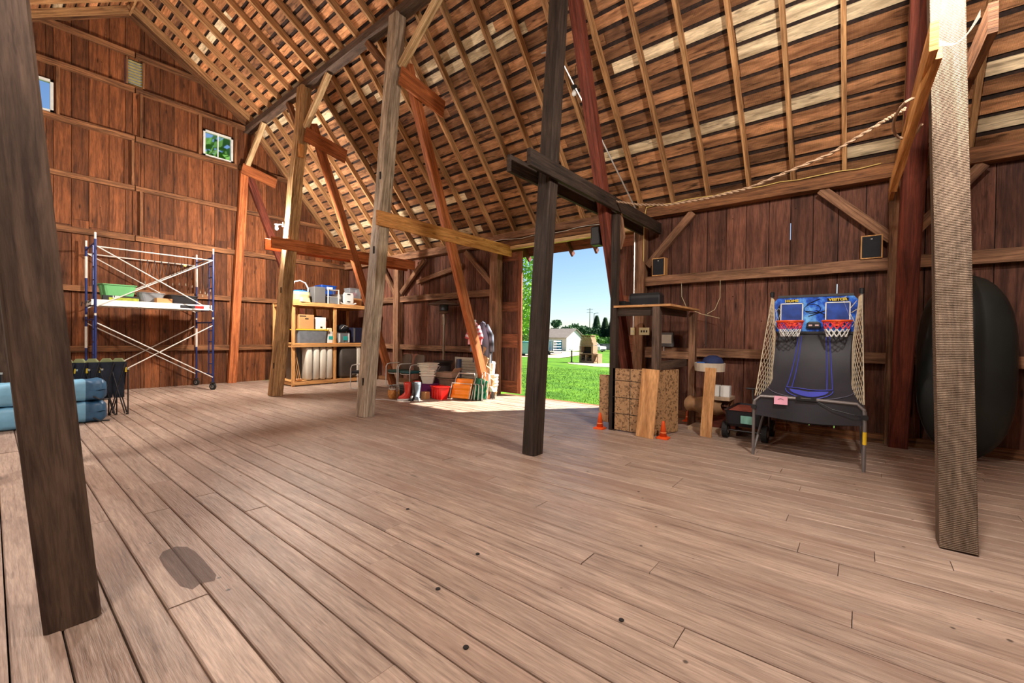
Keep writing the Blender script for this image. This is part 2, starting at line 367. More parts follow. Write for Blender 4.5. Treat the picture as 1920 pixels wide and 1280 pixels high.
for (z, h) in ((1.02,.15),(2.44,.13),(3.78,.14),(5.02,.12),(6.25,.13),(7.45,.12),(8.32,.12)):
    
    hw = 0
    for q in range(400):
        yq = RID[0]+q*.02
        if roof_z(yq) > z+.1 and yq < YF-.05: hw = yq
    ya, yb = 2*RID[0]-hw, hw
    if z < 3: segs = ((ya, .9), (.9, 4.4), (4.62, yb))
    else: segs = ((ya, 2.3), (2.32, min(yb,4.55)), (4.62, yb)) if yb > 4.7 and z < 6.3 else ((ya, 2.3), (2.32, yb))
    for (a, c) in segs:
        if c-a > .3: MB().beam((XG+.06, a, z), (XG+.06, c, z+R.uniform(-.01,.01)), .09, h, seg=6, jit=.003).build('girt', M_girt, wl)
for (z0, z1, yv) in ((3.85,4.96,2.42),(5.08,6.18,2.26),(6.32,7.4,2.42)):
    MB().bb((XG, yv-.02, z0), (XG+.12, yv+.03, z1), 2).build('stud', M_girt, wl); MB().bb((XG, yv-.14, z0), (XG+.035, yv-.02, z1), 2).build('stud', M_gable, wl)
for yv in (3.66, 4.52, .12, .99): MB().bb((XG, yv-.03, 6.3), (XG+.1, yv+.03, 7.4), 2).build('stud', M_girt, wl)
for sgn, P in ((1,1),(-1,-1)):
    yy0 = lambda q: q if sgn > 0 else 2*RID[0]-q
    MB().beam((XG+.06, yy0(RID[0]), RID[1]-.12), (XG+.06, yy0(PUR[0]), PUR[1]-.12), .1, .14, side=(1,0,0)).build('rake_board', M_girt, wl)
    MB().beam((XG+.06, yy0(PUR[0]), PUR[1]-.12), (XG+.06, yy0(EAV[0]-.2), EAV[1]+.12), .1, .14, side=(1,0,0)).build('rake_board', M_girt, wl)
# canted gable post with cap block and bracing
MB().beam((XG+.16, 4.42, 0), (XG+.16, 4.72, 6.15), .14, .2, side=(1,0,0), seg=6, jit=.004).build('gable_post', M_brace, wl)
MB().beam((XG+.27, 4.62, 6.2), (XG+.27, 5.55, 6.0), .05, .3, side=(1,0,0)).build('cap_block', M_brace, wl)
MB().beam((XG+.14, 4.85, 6.05), (XG+.14, 7.15, .05), .12, .2, side=(1,0,0)).build('diagonal_post', M_braced, wl)
# far gable wall (mostly out of view)
wr = struct('wall_right'); gable_boards(wr, XR, -1, .61, M_front)

def window(name, X0, h):
    y0, y1, z0, z1 = h; o = struct(name, 'small square gable window with white sash' if y0 > 2 else 'small gable window partly behind the near dark post')
    fr = MB()
    for (a, b_) in (((y0,z0),(y1,z0+.05)),((y0,z1-.05),(y1,z1)),((y0,z0),(y0+.05,z1)),((y1-.05,z0),(y1,z1))):
        fr.bb((X0-.04,a[0],a[1]), (X0+.07,b_[0],b_[1]))
    fr.build('window_frame', plain('window_frame_paint', (214,214,206), .5), o)
    MB().bb((X0-.01,(y0+y1)/2-.012,z0+.05),(X0+.03,(y0+y1)/2+.012,z1-.05)).build('muntin', M_white, o)
    gm, gn, gb = nodemat('old_glass'); gb.inputs['Base Color'].default_value = (.9,.95,1,1); gb.inputs['Transmission Weight'].default_value = 1; gb.inputs['Roughness'].default_value = .12; gb.inputs['IOR'].default_value = 1.05
    for (a, b_) in ((y0+.05,(y0+y1)/2-.012),((y0+y1)/2+.012,y1-.05)): MB().bb((X0+.005,a,z0+.05),(X0+.011,b_,z1-.05)).build('pane', gm, o)
window('window_1', XG, WIN[0]); window('window_2', XG, WIN[1])
v = struct('window_3', 'louvred wooden vent high in the gable')
M_vent = plain('olive_vent_wood', (132,118,66), .8, noise=.3)  # mottled yellow-green tone for all the slats
fr = MB(); fr.bb((XG-.02,VENT[0],VENT[2]),(XG+.06,VENT[0]+.04,VENT[3])).bb((XG-.02,VENT[1]-.04,VENT[2]),(XG+.06,VENT[1],VENT[3])).bb((XG-.02,VENT[0],VENT[2]),(XG+.06,VENT[1],VENT[2]+.04)); fr.build('vent_frame', M_girt, v)
for k in range(9):
    z = VENT[2]+.08+k*.07
    MB().at((XG+.0,(VENT[0]+VENT[1])/2,z), ry=.6).box((0,0,0),(.012,.28,.058)).build('slat', M_vent, v)

# ------------------------------------------------------------------ door wall (front)
wf = struct('wall_front', 'dark red-brown board wall beside the big doorway')
EDGES = []
def fboards(xa, xb, wd, z0=0, z1=3.95):
    x = xa; k = 0
    while x < xb-.02:
        x2 = min(x+wd*R.uniform(.93,1.06), xb); g = .005; off = R.uniform(0,.008)
        MB().bb((x+g, YF+off, z0+R.uniform(0,.03)), (x2-g, YF+.028+off, z1), 2).build('board', M_front, wf, loc=((x+x2)/2, YF, z0)); EDGES.append(x2); x = x2; k += 1
fboards(XG, -7.05, .235); fboards(-3.42, 4.3, .32)
M_back = plain('front_gap_shade', (14,9,8), .9, noise=.3)  # added sheet, near black so the board gaps read as shade
slits = [(min(EDGES, key=lambda e: abs(e-t)), a, c, w_) for (t, a, c, w_) in ((-.24,0,2.3,.012),(-1.12,0,.25,.012),(-.6,0,.3,.01),(-2.1,1.3,2.0,.01),(-.84,3.05,3.32,.014),(-1.42,1.9,2.5,.006),(-2.7,.3,1.1,.006))]
def gap_backing_run(xa, xb):
    cuts = sorted(q for q in slits if xa < q[0] < xb); x = xa; b = MB()
    for (sx, a, c, w_) in cuts:
        b.bb((x,YF+.04,0),(sx-w_/2,YF+.055,3.95)); x = sx+w_/2
        if a > 0: b.bb((sx-w_/2,YF+.04,0),(x,YF+.055,a))
        b.bb((sx-w_/2,YF+.04,c),(x,YF+.055,3.95))
    b.bb((x,YF+.04,0),(xb,YF+.055,3.95)); b.build('gap_backing', M_back, wf)
gap_backing_run(XG,-7.06); gap_backing_run(-3.42,XR)
b = MB(); x = 4.3
while x < XR: b.bb((x+.003,YF,0),(min(x+.32,XR)-.003,YF+.03,3.95),2); x += .32
b.build('boarding', M_front, wf, kind='stuff')
YW = YF-.1
MB().beam((XG,YW-.02,3.80),(-7.1,YW-.02,3.80),.2,.2,seg=14,jit=.006).build('plate', M_girtf, wf)
MB().beam((-3.4,YW-.02,3.82),(XR,YW-.02,3.80),.2,.2,seg=14,jit=.006).build('plate', M_girt, wf)
MB().beam((-7.1,YW-.02,3.86),(-3.4,YW-.02,3.86),.2,.15,seg=8,jit=.004).build('door_header', M_girtf, wf)
MB().beam((-7.1,YW+.0,3.69),(-3.4,YW+.0,3.69),.16,.13,seg=8,jit=.003).build('door_header', M_girt, wf)
MB().beam((-7.1,YW-.03,3.575),(-3.4,YW-.03,3.575),.1,.08,seg=8,jit=.003).build('door_header', M_pale, wf)
for (x, wd, m) in ((-11.1,.24,M_girtf),(-7.08,.26,M_girtf),(-3.34,.2,M_girtf),(.36,.2,M_girtf),(4.2,.2,M_girt)):
    MB().beam((x,YW-.03,0),(x,YW-.03,3.7),wd,.2,side=(1,0,0),seg=8,jit=.005,ch=.01).build('wall_post', m, wf)
for (xa, xb) in ((XG+.1,-11.22),(-10.98,-7.2),(-3.24,.26),(.46,4.1)):
    MB().beam((xa,YW,2.53),(xb,YW,2.53),.1,.17,seg=8,jit=.005).build('girt', M_girtf, wf)
    MB().beam((xa,YW,1.2 if xa > -4 else 1.08),(xb,YW,1.2 if xa > -4 else 1.08),.1,.15,seg=8,jit=.005).build('girt', M_girtf, wf)
    MB().beam((xa,YW,.06),(xb,YW,.06),.12,.12).build('sill_plate', M_girt, wf)
MB().beam((-10.2,YW,3.0),(-8.3,YW,3.32),.08,.12).build('girt', M_girtf, wf)
for (p, q) in (((-9.85,3.62),(-10.95,2.72)),((-11.25,2.72),(-11.95,3.6)),((-7.2,2.75),(-8.15,3.66)),((-2.38,3.7),(-3.2,2.82)),((-.52,3.72),(.3,2.86)),((.5,2.9),(1.15,3.7))):
    MB().beam((p[0],YW-.03,p[1]),(q[0],YW-.03,q[1]),.08,.13,side=(0,1,0)).build('wall_brace', M_girtf, wf)
# unseen back wall; its wide opening is added to let in fill daylight
wb = struct('wall_back')
def bb_boards(xa, xb, z0, z1):
    b = MB(); x = xa
    while x < xb: b.bb((x+.003,YB-.03,z0),(min(x+.32,xb)-.003,YB,z1),2); x += .32
    b.build('boarding', M_front, wb, kind='stuff')
bb_boards(XG, -7.0, 0, 3.95); bb_boards(-3.0, XR, 0, 3.95); bb_boards(-7.0, -3.0, 3.5, 3.95)

# door leaves folded beside the opening
def door_leaf(name, x0, x1, yy, label, mat):
    d = struct(name, label); z0, z1 = .04, 3.52; t = .05
    MB().bb((x0,yy,z0),(x0+.1,yy+t,z1),2).build('stile', mat, d); MB().bb((x1-.1,yy,z0),(x1,yy+t,z1),2).build('stile', mat, d)
    for (a, b_) in ((z0,.34),(1.16,1.5),(2.05,2.3),(3.3,z1)): MB().bb((x0+.1,yy-.004,a),(x1-.1,yy+t-.006,b_),0).build('rail', mat, d)
    for (a, b_) in ((.34,1.16),(1.5,2.05),(2.3,3.3)):
        n = 3
        for k in range(n):
            xa = x0+.1+(x1-x0-.2)*k/n; xb = x0+.1+(x1-x0-.2)*(k+1)/n
            MB().bb((xa+.003,yy+.02,a),(xb-.003,yy+.045,b_),2).build('panel', M_front, d)
M_doorw = wood('door_leaf_wood', (104,60,42), (158,98,68), var=.15, gs=18, knots=.4, blotch=.3)
door_leaf('door_1', -7.24, -6.42, YF+.06, 'narrow brown plank door leaf left of the doorway', M_doorw)
door_leaf('door_2', -3.98, -3.42, YF+.06, 'brown plank door leaf right of the doorway behind the booth', M_doorw)

# ------------------------------------------------------------------ roof
M_upper = wood('upper_sheathing_wood', (120,72,42), (212,146,96), var=.4, gs=12, knots=.6, blotch=.5, bump=.7, cracks=.6)
def slope(name, A, B, mat, xs, stuff=None, label=None, shift=.0):
    """A (y,z) lower edge, B upper edge; rows of boards run along X"""
    s = struct(name, label); a = Vector((0, A[0], A[1])); b_ = Vector((0, B[0], B[1])); d = b_-a; Ln = d.length; d.normalize()
    nrm = Vector((0, -d.z, d.y)); 
    if nrm.z < 0: nrm = -nrm
    p = .222; n = int(Ln/p)
    jb = MB() if stuff else None
    for k in range(n+1):
        s0 = k*p; s1 = min(s0+p-R.uniform(.045,.065), Ln)
        if s1-s0 < .05: continue
        c = a+d*((s0+s1)/2)+nrm*.012
        x = xs[0]; first = True
        while x < xs[1]-.05:
            x2 = min(x+(3.65 if not first else R.choice((1.8,2.4,3.0,3.65))), xs[1]); first = False
            if xs[1]-x2 < .8: x2 = xs[1]
            wj = R.uniform(-.012,.008); o = c+nrm*R.uniform(0,.004)
            mb = MB().beam((x+.004,o.y,o.z),(x2-.004,o.y+R.uniform(-.004,.004),o.z+R.uniform(-.004,.004)), s1-s0+wj, .024, side=d, seg=4, jit=.003)
            mb.build('sheathing_board', mat if R.random() > .26 else (M_sheathp if R.random() < .45 else M_sheathd), s, loc=((x+x2)/2, c.y, c.z)); x = x2
        if stuff: jb.beam((stuff[0],c.y,c.z),(stuff[1],c.y,c.z), s1-s0, .024, side=d)
    if stuff: jb.build('sheathing', mat, s, kind='stuff')
    c = a+d*(Ln/2)+nrm*.06
    MB().beam((XG-.3,c.y,c.z),(XR+.3,c.y,c.z),Ln+.05,.05,side=d).build('shingle_layer', M_shingle, s)
    c = a+d*(Ln/2)+nrm*.1
    MB().beam((XG-.3,c.y,c.z),(XR+.3,c.y,c.z),Ln+.08,.02,side=d).build('roof_cover', M_roofout, s)
    return s, a, b_, d, nrm, Ln
def rafters(S, xs, depth=.13, wd=.055, ext0=0, mat=None):
    s, a, b_, d, nrm, Ln = S
    for x in xs:
        o = -nrm*(depth/2+.002); j = R.uniform(-.02,.02)
        MB().beam((x+j,)+tuple((a-d*ext0+o))[1:], (x+R.uniform(-.02,.02),)+tuple((b_+o))[1:], wd, depth, side=(1,0,0), seg=5, jit=.004).build('rafter', mat or M_rafter, s)
S1 = slope('ceiling', EAV, PUR, M_sheath, (XG, 3.2), (3.2, XR), 'lower roof slope of spaced orange-brown boards above the doorway')
S2 = slope('ceiling.001', (PUR[0]+.02,PUR[1]), RID, M_upper, (XG, -2.5), (-2.5, XR), 'upper roof slope rising from the purlin to the ridge')
S3 = slope('ceiling.002', PURB, RID, M_upper, (XG, -9), (-9, XR), 'far roof slope seen behind the near dark post')
S4 = slope('ceiling.003', EAVB, PURB, M_sheath, (XG, -13.5), (-13.5, XR))
rx = [-.24-.628*k for k in range(23)]+[.39+.628*k for k in range(12)]
rafters(S1, rx); rafters(S2, [x+.2 for x in rx if x > XG+.1], depth=.15, wd=.06); rafters(S3, [x+.05 for x in rx if x < -4], depth=.15, wd=.06)
MB().beam((XG,RID[0],RID[1]-.1),(XR,RID[0],RID[1]-.1),.04,.2).build('ridge_board', M_rafter, S2[0])
# eave overhang outside above the doorway
b = MB(); b.beam((XG-.3,EAV[0]+.18,EAV[1]-.16),(XR,EAV[0]+.18,EAV[1]-.16),.42,.02,side=(0,.65,-.75)); b.build('eave_soffit', M_braced, S1[0])
for x in rx:
    if -7.5 < x < -3: MB().beam((x,EAV[0]-.05,EAV[1]-.03),(x,EAV[0]+.35,EAV[1]-.42),.05,.12,side=(1,0,0)).build('rafter_tail', M_braced, S1[0])

# ------------------------------------------------------------------ timber frame
def timber(name, p0, p1, w, d, mat, label, cat, side=(1,0,0), group=None, seg=10, jit=.005, ch=.012):
    o = MB().beam(p0, p1, w, d, side=side, seg=seg, jit=jit, ch=ch).build(name, mat, center=True)
    return tag(o, label, cat, group)
def holes(o, pts, w=.035, h=.13):
    for (x, y, z) in pts: MB().box((x-o.location.x, y-o.location.y, z-o.location.z), (w, .012, h)).build('mortise', M_hole, o)
zt = 7.35
PL = timber('timber_post', (-3.07,.26,0), (-3.07,-.34,zt), .2, .2, M_postd, 'thick dark brown post close to the camera at far left, leaning left', 'post', jit=.002)
P1 = timber('timber_post', (-3.13,4.24,0), (-3.13,4.82,zt), .19, .19, M_post1, 'nearly black leaning post standing in front of the open doorway', 'post')
P2 = timber('timber_post', (-6.78,4.2,0), (-6.78,4.82,zt), .25, .22, M_postw, 'grey weathered post with cracks, second from the doorway, mortise slots cut in it', 'post', jit=.008)
P3 = timber('timber_post', (-10.5,4.2,0), (-10.5,4.82,zt), .28, .24, M_posty, 'honey-coloured bowed post in front of the storage shelves', 'post', jit=.01)
PR = timber('timber_post', (.54,4.31,0), (.38,4.95,zt), .19, .19, M_saw, 'rough-sawn grey post with circular saw marks at the right', 'post', jit=.002, ch=.004)
holes(P2, [(-6.74, 4.2+.0844*.62-.118, .62),(-6.74,4.2+.0844*2.9-.118,2.95),(-6.74,4.2+.0844*4.3-.118,4.3)])
holes(P3, [(-10.44,4.2+.0844*z-.128,z) for z in (.7,2.45,3.7)])
for (x, lab) in ((-10.5,'back-row post behind the near dark post'),(-6.78,'back-row post just behind the near dark post'),(.6,'back-row post behind the camera on the right')):
    timber('timber_post', (x,.46 if x == -6.78 else .22,0), (x,-.2 if x == -6.78 else -.36,zt), .2, .2, M_postd, lab, 'post')
# purlins
timber('purlin', (XG,4.86,7.42), (XR,4.86,7.42), .2, .18, M_postd, 'long dark purlin beam along the tops of the leaning posts', 'beam', side=(0,1,0), seg=24, jit=.006)
timber('purlin', (XG,-.46,7.42), (XR,-.46,7.42), .2, .18, M_postd, 'far purlin beam behind the near dark post', 'beam', side=(0,1,0), seg=24, jit=.006)
# raking diagonals
DB = [(-3.14,'M_braced','reddish diagonal timber crossing beside the dark doorway post',.15,.19),(-6.68,'M_brace','orange diagonal timber running down to the hanging shirts',.14,.19),
      (-10.36,'M_brace','orange diagonal timber running down in front of the storage shelves',.14,.19),(.4,'M_braced','deep red diagonal timber beside the right wall post',.2,.17)]
for (x, m, lab, a, c) in DB:
    timber('diagonal_timber', (x,7.32,0), (x,4.96,6.5), a, c, globals()[m], lab, 'brace') if x < 0 else \
    timber('diagonal_timber', (x,7.86,0), (x+.02,5.2,6.5), a, c, globals()[m], lab, 'brace', jit=.002)
# tie planks across the posts to the wall posts, two at each frame
TIE = [(-3.13,(.15,-.15),M_post1,'dark'),(-6.78,(.165,),M_pine,'pale orange'),(-10.5,(.18,-.18),M_brace,'rusty orange')]
for (x, offs, m, cl) in TIE:
    for o in offs:
        timber('tie_plank', (x+o,4.02 if x < -10 else (3.9 if x > -4 else 4.3),3.5), (x+o,YW-.02,3.5), .05, .26 if x < -4 else .2, m,
               cl+' tie plank on the '+('right' if o > 0 else 'left')+' of the '+{-3.13:'dark doorway post',-6.78:'grey weathered post',-10.5:'honey-coloured post'}[x], 'beam', ch=.004, jit=.002, seg=6)
for o, sd_ in ((-.13,'left'),(.13,'right')):
    timber('tie_plank', (.46+o,3.92,3.45), (.40+o,YW-.02,3.48), .045, .19, M_pine if o < 0 else M_girt, 'tie plank bolted to the '+sd_+' of the rough-sawn right post', 'beam', ch=.002, jit=.002, seg=6)
timber('knee_brace', (.36,4.1,3.42), (.2,5.45,2.92), .05, .12, M_pine, 'new orange knee brace under the tie plank at the right post', 'brace', ch=.003)
# gusset planks joining post and diagonal
for (x, lab) in ((-6.55,'short orange gusset board high on the grey weathered post'),(-10.24,'short orange gusset board high on the honey-coloured post')):
    timber('gusset_board', (x,4.72,6.15), (x,5.75,5.95), .05, .34, M_brace, lab, 'board', ch=.002, jit=.001, seg=2)
# braces up to the purlin
def purl_brace(x, dx, mat, lab): timber('purlin_brace', (x,4.78,6.35), (x+dx,4.86,7.32), .12, .13, mat, lab, 'brace', side=(0,1,0), seg=4, jit=.003)
purl_brace(-10.35,.95,M_pale,'pale brace rising right from the honey-coloured post to the purlin')
purl_brace(-10.65,-.8,M_girt,'dark brace rising left from the honey-coloured post to the purlin')
purl_brace(-6.62,1.1,M_pale,'pale brace rising right from the grey weathered post to the purlin')
purl_brace(-6.92,-.9,M_girt,'dark brace rising left from the grey weathered post to the purlin')
purl_brace(-13.95,.95,M_pale,'mossy pale brace rising from the gable wall to the purlin')
purl_brace(-3.0,1.0,M_pale,'brace rising right from the dark doorway post')
timber('block', (-10.3,4.66,5.9), (-10.3,4.66,5.6), .06, .12, M_pine, 'small wooden block nailed on the honey-coloured post', 'block', jit=0, seg=1)
# ------------------------------------------------------------------ outdoors
def gz(y): return -.2 if y < 8.4 else -.2-.029*min(y-8.4, 40)
M_grass, gn, gb = nodemat('lawn_grass')
tc = gn.nodes.new('ShaderNodeTexCoord'); n1 = gn.nodes.new('ShaderNodeTexNoise'); n1.inputs['Scale'].default_value = .8; n1.inputs['Detail'].default_value = 9; n1.inputs['Roughness'].default_value = .75
cr = gn.nodes.new('ShaderNodeValToRGB'); cr.color_ramp.elements[0].position = .35; cr.color_ramp.elements[0].color = lin((44,82,16)); cr.color_ramp.elements[1].position = .68; cr.color_ramp.elements[1].color = lin((92,130,30))
gn.links.new(tc.outputs['Object'], n1.inputs['Vector']); gn.links.new(n1.outputs[0], cr.inputs[0]); gn.links.new(cr.outputs[0], gb.inputs['Base Color']); gb.inputs['Roughness'].default_value = .9; gb.inputs['Specular IOR Level'].default_value = .1
M_gravel = plain('pale_gravel', (164,144,116), .95, noise=.2, scale=3); M_blade = plain('grass_blade', (72,112,24), .8, noise=.25, scale=1.5)
ys = [-70,-20,0,8.4,14,20,28,36,48.4,80,160,320]
g = MB(); vs = []; xs = [-320,-60,-30,-10,10,40,220]
for yv in ys:
    for xv in xs: vs.append((xv, yv, gz(yv)))
fs = []; nx = len(xs)
for j in range(len(ys)-1):
    for i in range(nx-1): a = j*nx+i; fs.append((a,a+1,a+nx+1,a+nx))
g.add(vs, fs, [[(vs[i][0],vs[i][1]) for i in f] for f in fs]).build('ground', M_grass, kind='structure', label='sunlit green lawn sloping away outside the doorway')
def flat(name, poly, mat, lab, dz=.02):
    mb = MB(); v = [(x,y,gz(y)+dz) for x,y in poly]; mb.add(v, [tuple(range(len(v)))], [[(p[0],p[1]) for p in v]]); return mb.build(name, mat, kind='structure', label=lab)
flat('gravel_patch', [(-20.9,33.6),(-19.4,31.4),(-15.8,29.2),(-9,30),(-9,36),(-18,37.5)], M_gravel, 'pale gravel around the outdoor fireplace')
flat('gravel_drive', [(-29.5,45.5),(-34,60),(-40,70),(-56,70.5),(-60,64),(-36,42)], M_gravel, 'pale gravel drive in front of the white garage')
b = MB()
for k in range(16000):
    t = R.random()**1.5; y = 8.5+t*16; x = -6.2-(y-8.2)*.83+R.random()*(3.6+(y-8)*.38)
    z = gz(y)-.01; a = R.random()*PI; h = R.uniform(.03,.07); s = .006+.0006*(y-8); ca, sa = math.cos(a)*s, math.sin(a)*s
    o = len(b.v); b.v += [(x-ca,y-sa,z),(x+ca,y+sa,z),(x+R.uniform(-.02,.02),y+R.uniform(-.02,.02),z+h)]; b.f.append((o,o+1,o+2)); b.uv += [(0,0),(1,0),(0,1)]; b.mi.append(0)
b.build('grass_tufts', M_blade, kind='stuff', label='short grass blades on the lawn near the doorway')
# trees: crown of leaf clumps over a branching trunk
def foliage(c, r, n, size, mat, name, parent, flatb=.5):
    b = MB(); lobes = [(Vector((R.gauss(0,.45)*r[0], R.gauss(0,.45)*r[1], R.gauss(0,.42)*r[2])), R.uniform(.3,.55)) for _ in range(14)]
    for k in range(n):
        lc, lr = R.choice(lobes); d = Vector((R.gauss(0,1),R.gauss(0,1),R.gauss(0,1))).normalized()
        p = Vector(c)+lc+Vector((d.x*r[0],d.y*r[1],d.z*r[2]))*lr*R.uniform(.7,1.05)
        u = Vector((R.gauss(0,1),R.gauss(0,1),R.gauss(0,1))).normalized()*size*R.uniform(.6,1.3); v_ = u.orthogonal().normalized()*size*R.uniform(.35,.6)
        o = len(b.v); b.v += [tuple(p-u),tuple(p+v_),tuple(p+u),tuple(p-v_)]; b.f.append((o,o+1,o+2,o+3)); b.uv += [(0,0),(1,0),(1,1),(0,1)]; b.mi.append(0)
    return b.build(name, mat, parent, kind='stuff')
M_leafl = plain('bright_leaves', (120,168,40), .7, noise=.4, scale=.8); M_leafd = plain('dark_leaves', (44,84,36), .8, noise=.4, scale=.3); M_leafm = plain('mid_leaves', (86,130,44), .8, noise=.35, scale=.4)
M_bark = plain('bark', (92,78,62), .9, noise=.3)
def tree(x, y, h, r, mat, lab, n=2600, size=.3, spruce=False, low=.25):
    t = thing('spruce_tree' if spruce else 'tree', lab, 'tree', (x,y,gz(y)), group=None)
    MB().tube([(0,0,0),(0,0,h*.35),(r*.05,0,h*.7)],[r*.09,r*.06,r*.02],8).build('trunk', M_bark, t)
    if spruce:
        b = MB()
        for k in range(n):
            q = R.random()**.8; z = h*(.1+.9*q); rr = r*(1-q)*R.uniform(.5,1)+.05; a = R.random()*2*PI; p = Vector((math.cos(a)*rr, math.sin(a)*rr, z)); u = Vector((math.cos(a),math.sin(a),-.3))*size; v_ = Vector((-math.sin(a),math.cos(a),0))*size*.5
            o = len(b.v); b.v += [tuple(p-u),tuple(p+v_),tuple(p+u),tuple(p-v_)]; b.f.append((o,o+1,o+2,o+3)); b.uv += [(0,0),(1,0),(1,1),(0,1)]; b.mi.append(0)
        b.build('foliage', mat, t, kind='stuff')
    else: foliage((0,0,h*(low+(1-low)/2)), (r,r,h*(1-low)/2), n, size, mat, 'foliage', t)
tree(-26.5,31.5,10.2,4.9,M_leafl,'bright green leafy tree at the left edge of the doorway', 15000, .16, low=.12)
tree(-41.5,55,7,3.2,M_leafm,'small green tree behind the pale enclosed trailer', 5000, .2, low=.05)
for i, (x, y, h, r, sp, m, lab) in enumerate([
    (-64,92,6.2,5,0,M_leafd,'dark tree in the far treeline directly behind the garage roof'),(-57.5,93,6.0,4.2,0,M_leafd,'rounded dark tree right of the garage ridge'),
    (-53,92,5.5,3.6,0,M_leafd,'low dark tree between the garage and the spruces'),(-71,90,7.4,5,0,M_leafm,'mid-green tree at the left of the far treeline'),
    (-52.4,98,8.2,2.6,1,M_leafd,'tall dark spruce beneath the utility pole'),(-49.5,97,7.6,2.6,1,M_leafd,'dark spruce second from the right'),(-46.8,96,8.6,2.8,1,M_leafd,'dark spruce at the right edge of the doorway'),
    (-45.5,90,3.8,2.8,0,M_leafm,'bright bushy shrub behind the white pickup'),(-49.5,88,3.4,2.4,0,M_leafl,'light green shrub left of the white pickup'),(-42,92,5.5,3,0,M_leafd,'dark tree behind the booth post at the far right'),
    (-83,92,9,6,0,M_leafd,'dark tree behind the near bright tree')]):
    tree(x, y, h, r, m, lab, 3200, .42 if not sp else .5, bool(sp), low=.02)
tree(-22.5,6.5,10.5,3.4,M_leafm,'green tree seen through the right gable window',3500,.3,low=.2); tree(-21,-.5,10,3,M_leafl,'tree seen through the left gable window',2500,.3,low=.2)
# utility poles
for (x, top, lab, arm) in ((-66.6,10.6,'taller utility pole above the far spruces',1.1),(-65.1,8.9,'shorter street light pole right of the utility pole',0)):
    t = thing('utility_pole', lab, 'pole', (x,120,-1.36)); MB().tube([(0,0,0),(0,0,top+1.36)],[.16,.1],8).build('pole', plain('pole_wood',(110,104,100),.9), t)
    if arm:
        for dz in (.5,1.4): MB().box((0,0,top+1.36-dz),(2.2,.1,.1)).build('crossarm', M_dsteel, t)
    else: MB().tube([(0,0,top+1.2),(.6,0,top+1.36),(1.5,0,top+1.36)],.07,6).build('lamp_arm', M_dsteel, t)
# garage
gx, gy, g0 = -44.5, 70.9, -1.36
t = thing('garage', 'white garage with grey shingle roof and teal door across the lawn', 'building', (gx,gy,g0))
M_wall = plain('white_siding', (200,198,192), .7, noise=.03); M_groof = plain('grey_shingles', (112,102,94), .9, noise=.15, scale=2); M_tdoor = plain('teal_door_paint', (24,116,142), .5)
MB().bb((-11.5,0,0),(0,.15,2.7)).bb((-11.5,6.55,0),(0,6.7,2.7)).bb((-11.5,.15,0),(-11.35,6.55,2.7)).build('wall', M_wall, t)
b = MB(); b.add([(0,0,0),(0,6.7,0),(0,6.7,2.7),(0,3.35,4.3),(0,0,2.7)]+[(-.15,0,0),(-.15,6.7,0),(-.15,6.7,2.7),(-.15,3.35,4.3),(-.15,0,2.7)], [(0,1,2,3,4),(9,8,7,6,5)], [[(0,0)]*5,[(0,0)]*5]); b.build('gable_wall', M_wall, t)
for k in range(12): MB().bb((.0,0.0,.1+k*.21),(.015,6.7,.12+k*.21)).build('siding_course', M_wall, t)
for sy in (-1,1): MB().beam((-5.75,3.35,4.42),(-5.75,3.35+sy*3.75,2.55),12.2,.1,side=(1,0,0)).build('roof_panel', M_groof, t)
MB().bb((-2.1,-.03,0),(-.9,.02,2.15)).build('door', M_tdoor, t); MB().bb((-2.2,-.02,0),(-.8,-.0,2.25)).build('door_frame', M_wall, t)
MB().bb((-6.2,-.03,0),(-3.2,.02,2.15)).build('wall_shade_panel', plain('bluish_wall_shade',(120,170,200),.5), t)  # pale blue panel paints the bluish shadow on this wall
# brick outdoor fireplace
t = thing('brick_fireplace', 'tan brick outdoor fireplace with tapering chimney on the gravel patch', 'fireplace', (-20.5,35,-.95))
M_brick = plain('tan_brick', (150,118,90), .9, noise=.15, scale=4); M_soot = plain('soot', (52,40,34), .95)
def bricks(x0, x1, y0, y1, z0, z1, rowh=.1, ln=.28, tap=None):
    z = z0; k = 0
    while z < z1-.02:
        f = (z-z0)/(z1-z0); a, c = (x0+(tap[0]*f if tap else 0)), (x1-(tap[1]*f if tap else 0)); x = a-(ln/2 if k%2 else 0)
        while x < c-.02:
            xa, xb = max(x,a)+.008, min(x+ln,c)-.008
            if xb-xa > .03: yield (xa, xb, y0+R.uniform(0,.012), y1, z+.008, min(z+rowh,z1)-.004)
            x += ln
        z += rowh; k += 1
nb = 0; rest = MB()
for spec in ((0,1.45,0,.9,0,.2),(0,.22,0,.9,.2,.85),(.62,.78,0,.9,.2,.75),(1.3,1.5,0,.9,.2,.85),(1.5,1.98,0,.8,.72,.86),(1.86,1.98,0,.8,0,.72),(0,1.5,0,.95,.78,.9),(0,.22,0,.9,.9,1.5),(1.25,1.45,0,.9,.9,1.5),(0,1.45,0,.9,1.5,1.62)):
    for c in bricks(*spec):
        mb = MB().bb((c[0],c[2],c[4]),(c[1],c[3],c[5]))
        if nb < 190: mb.build('brick', M_brick, t); nb += 1
for c in bricks(0,1.45,.05,.9,1.62,2.38,tap=(.12,.28)): rest.bb((c[0],c[2],c[4]),(c[1],c[3],c[5]))
rest.build('chimney_bricks', M_brick, t, kind='stuff')
MB().bb((.05,.6,.15),(1.4,.88,1.55)).build('firebox', M_soot, t)
for k in range(6): MB().bb((.1+k*.19,.1,2.4),(.2+k*.19,.85,2.5)).build('cap_brick', M_brick, t)
MB().bb((.02,.02,2.5),(1.25,.9,2.55)).build('cap_slab', M_brick, t)
b = MB()
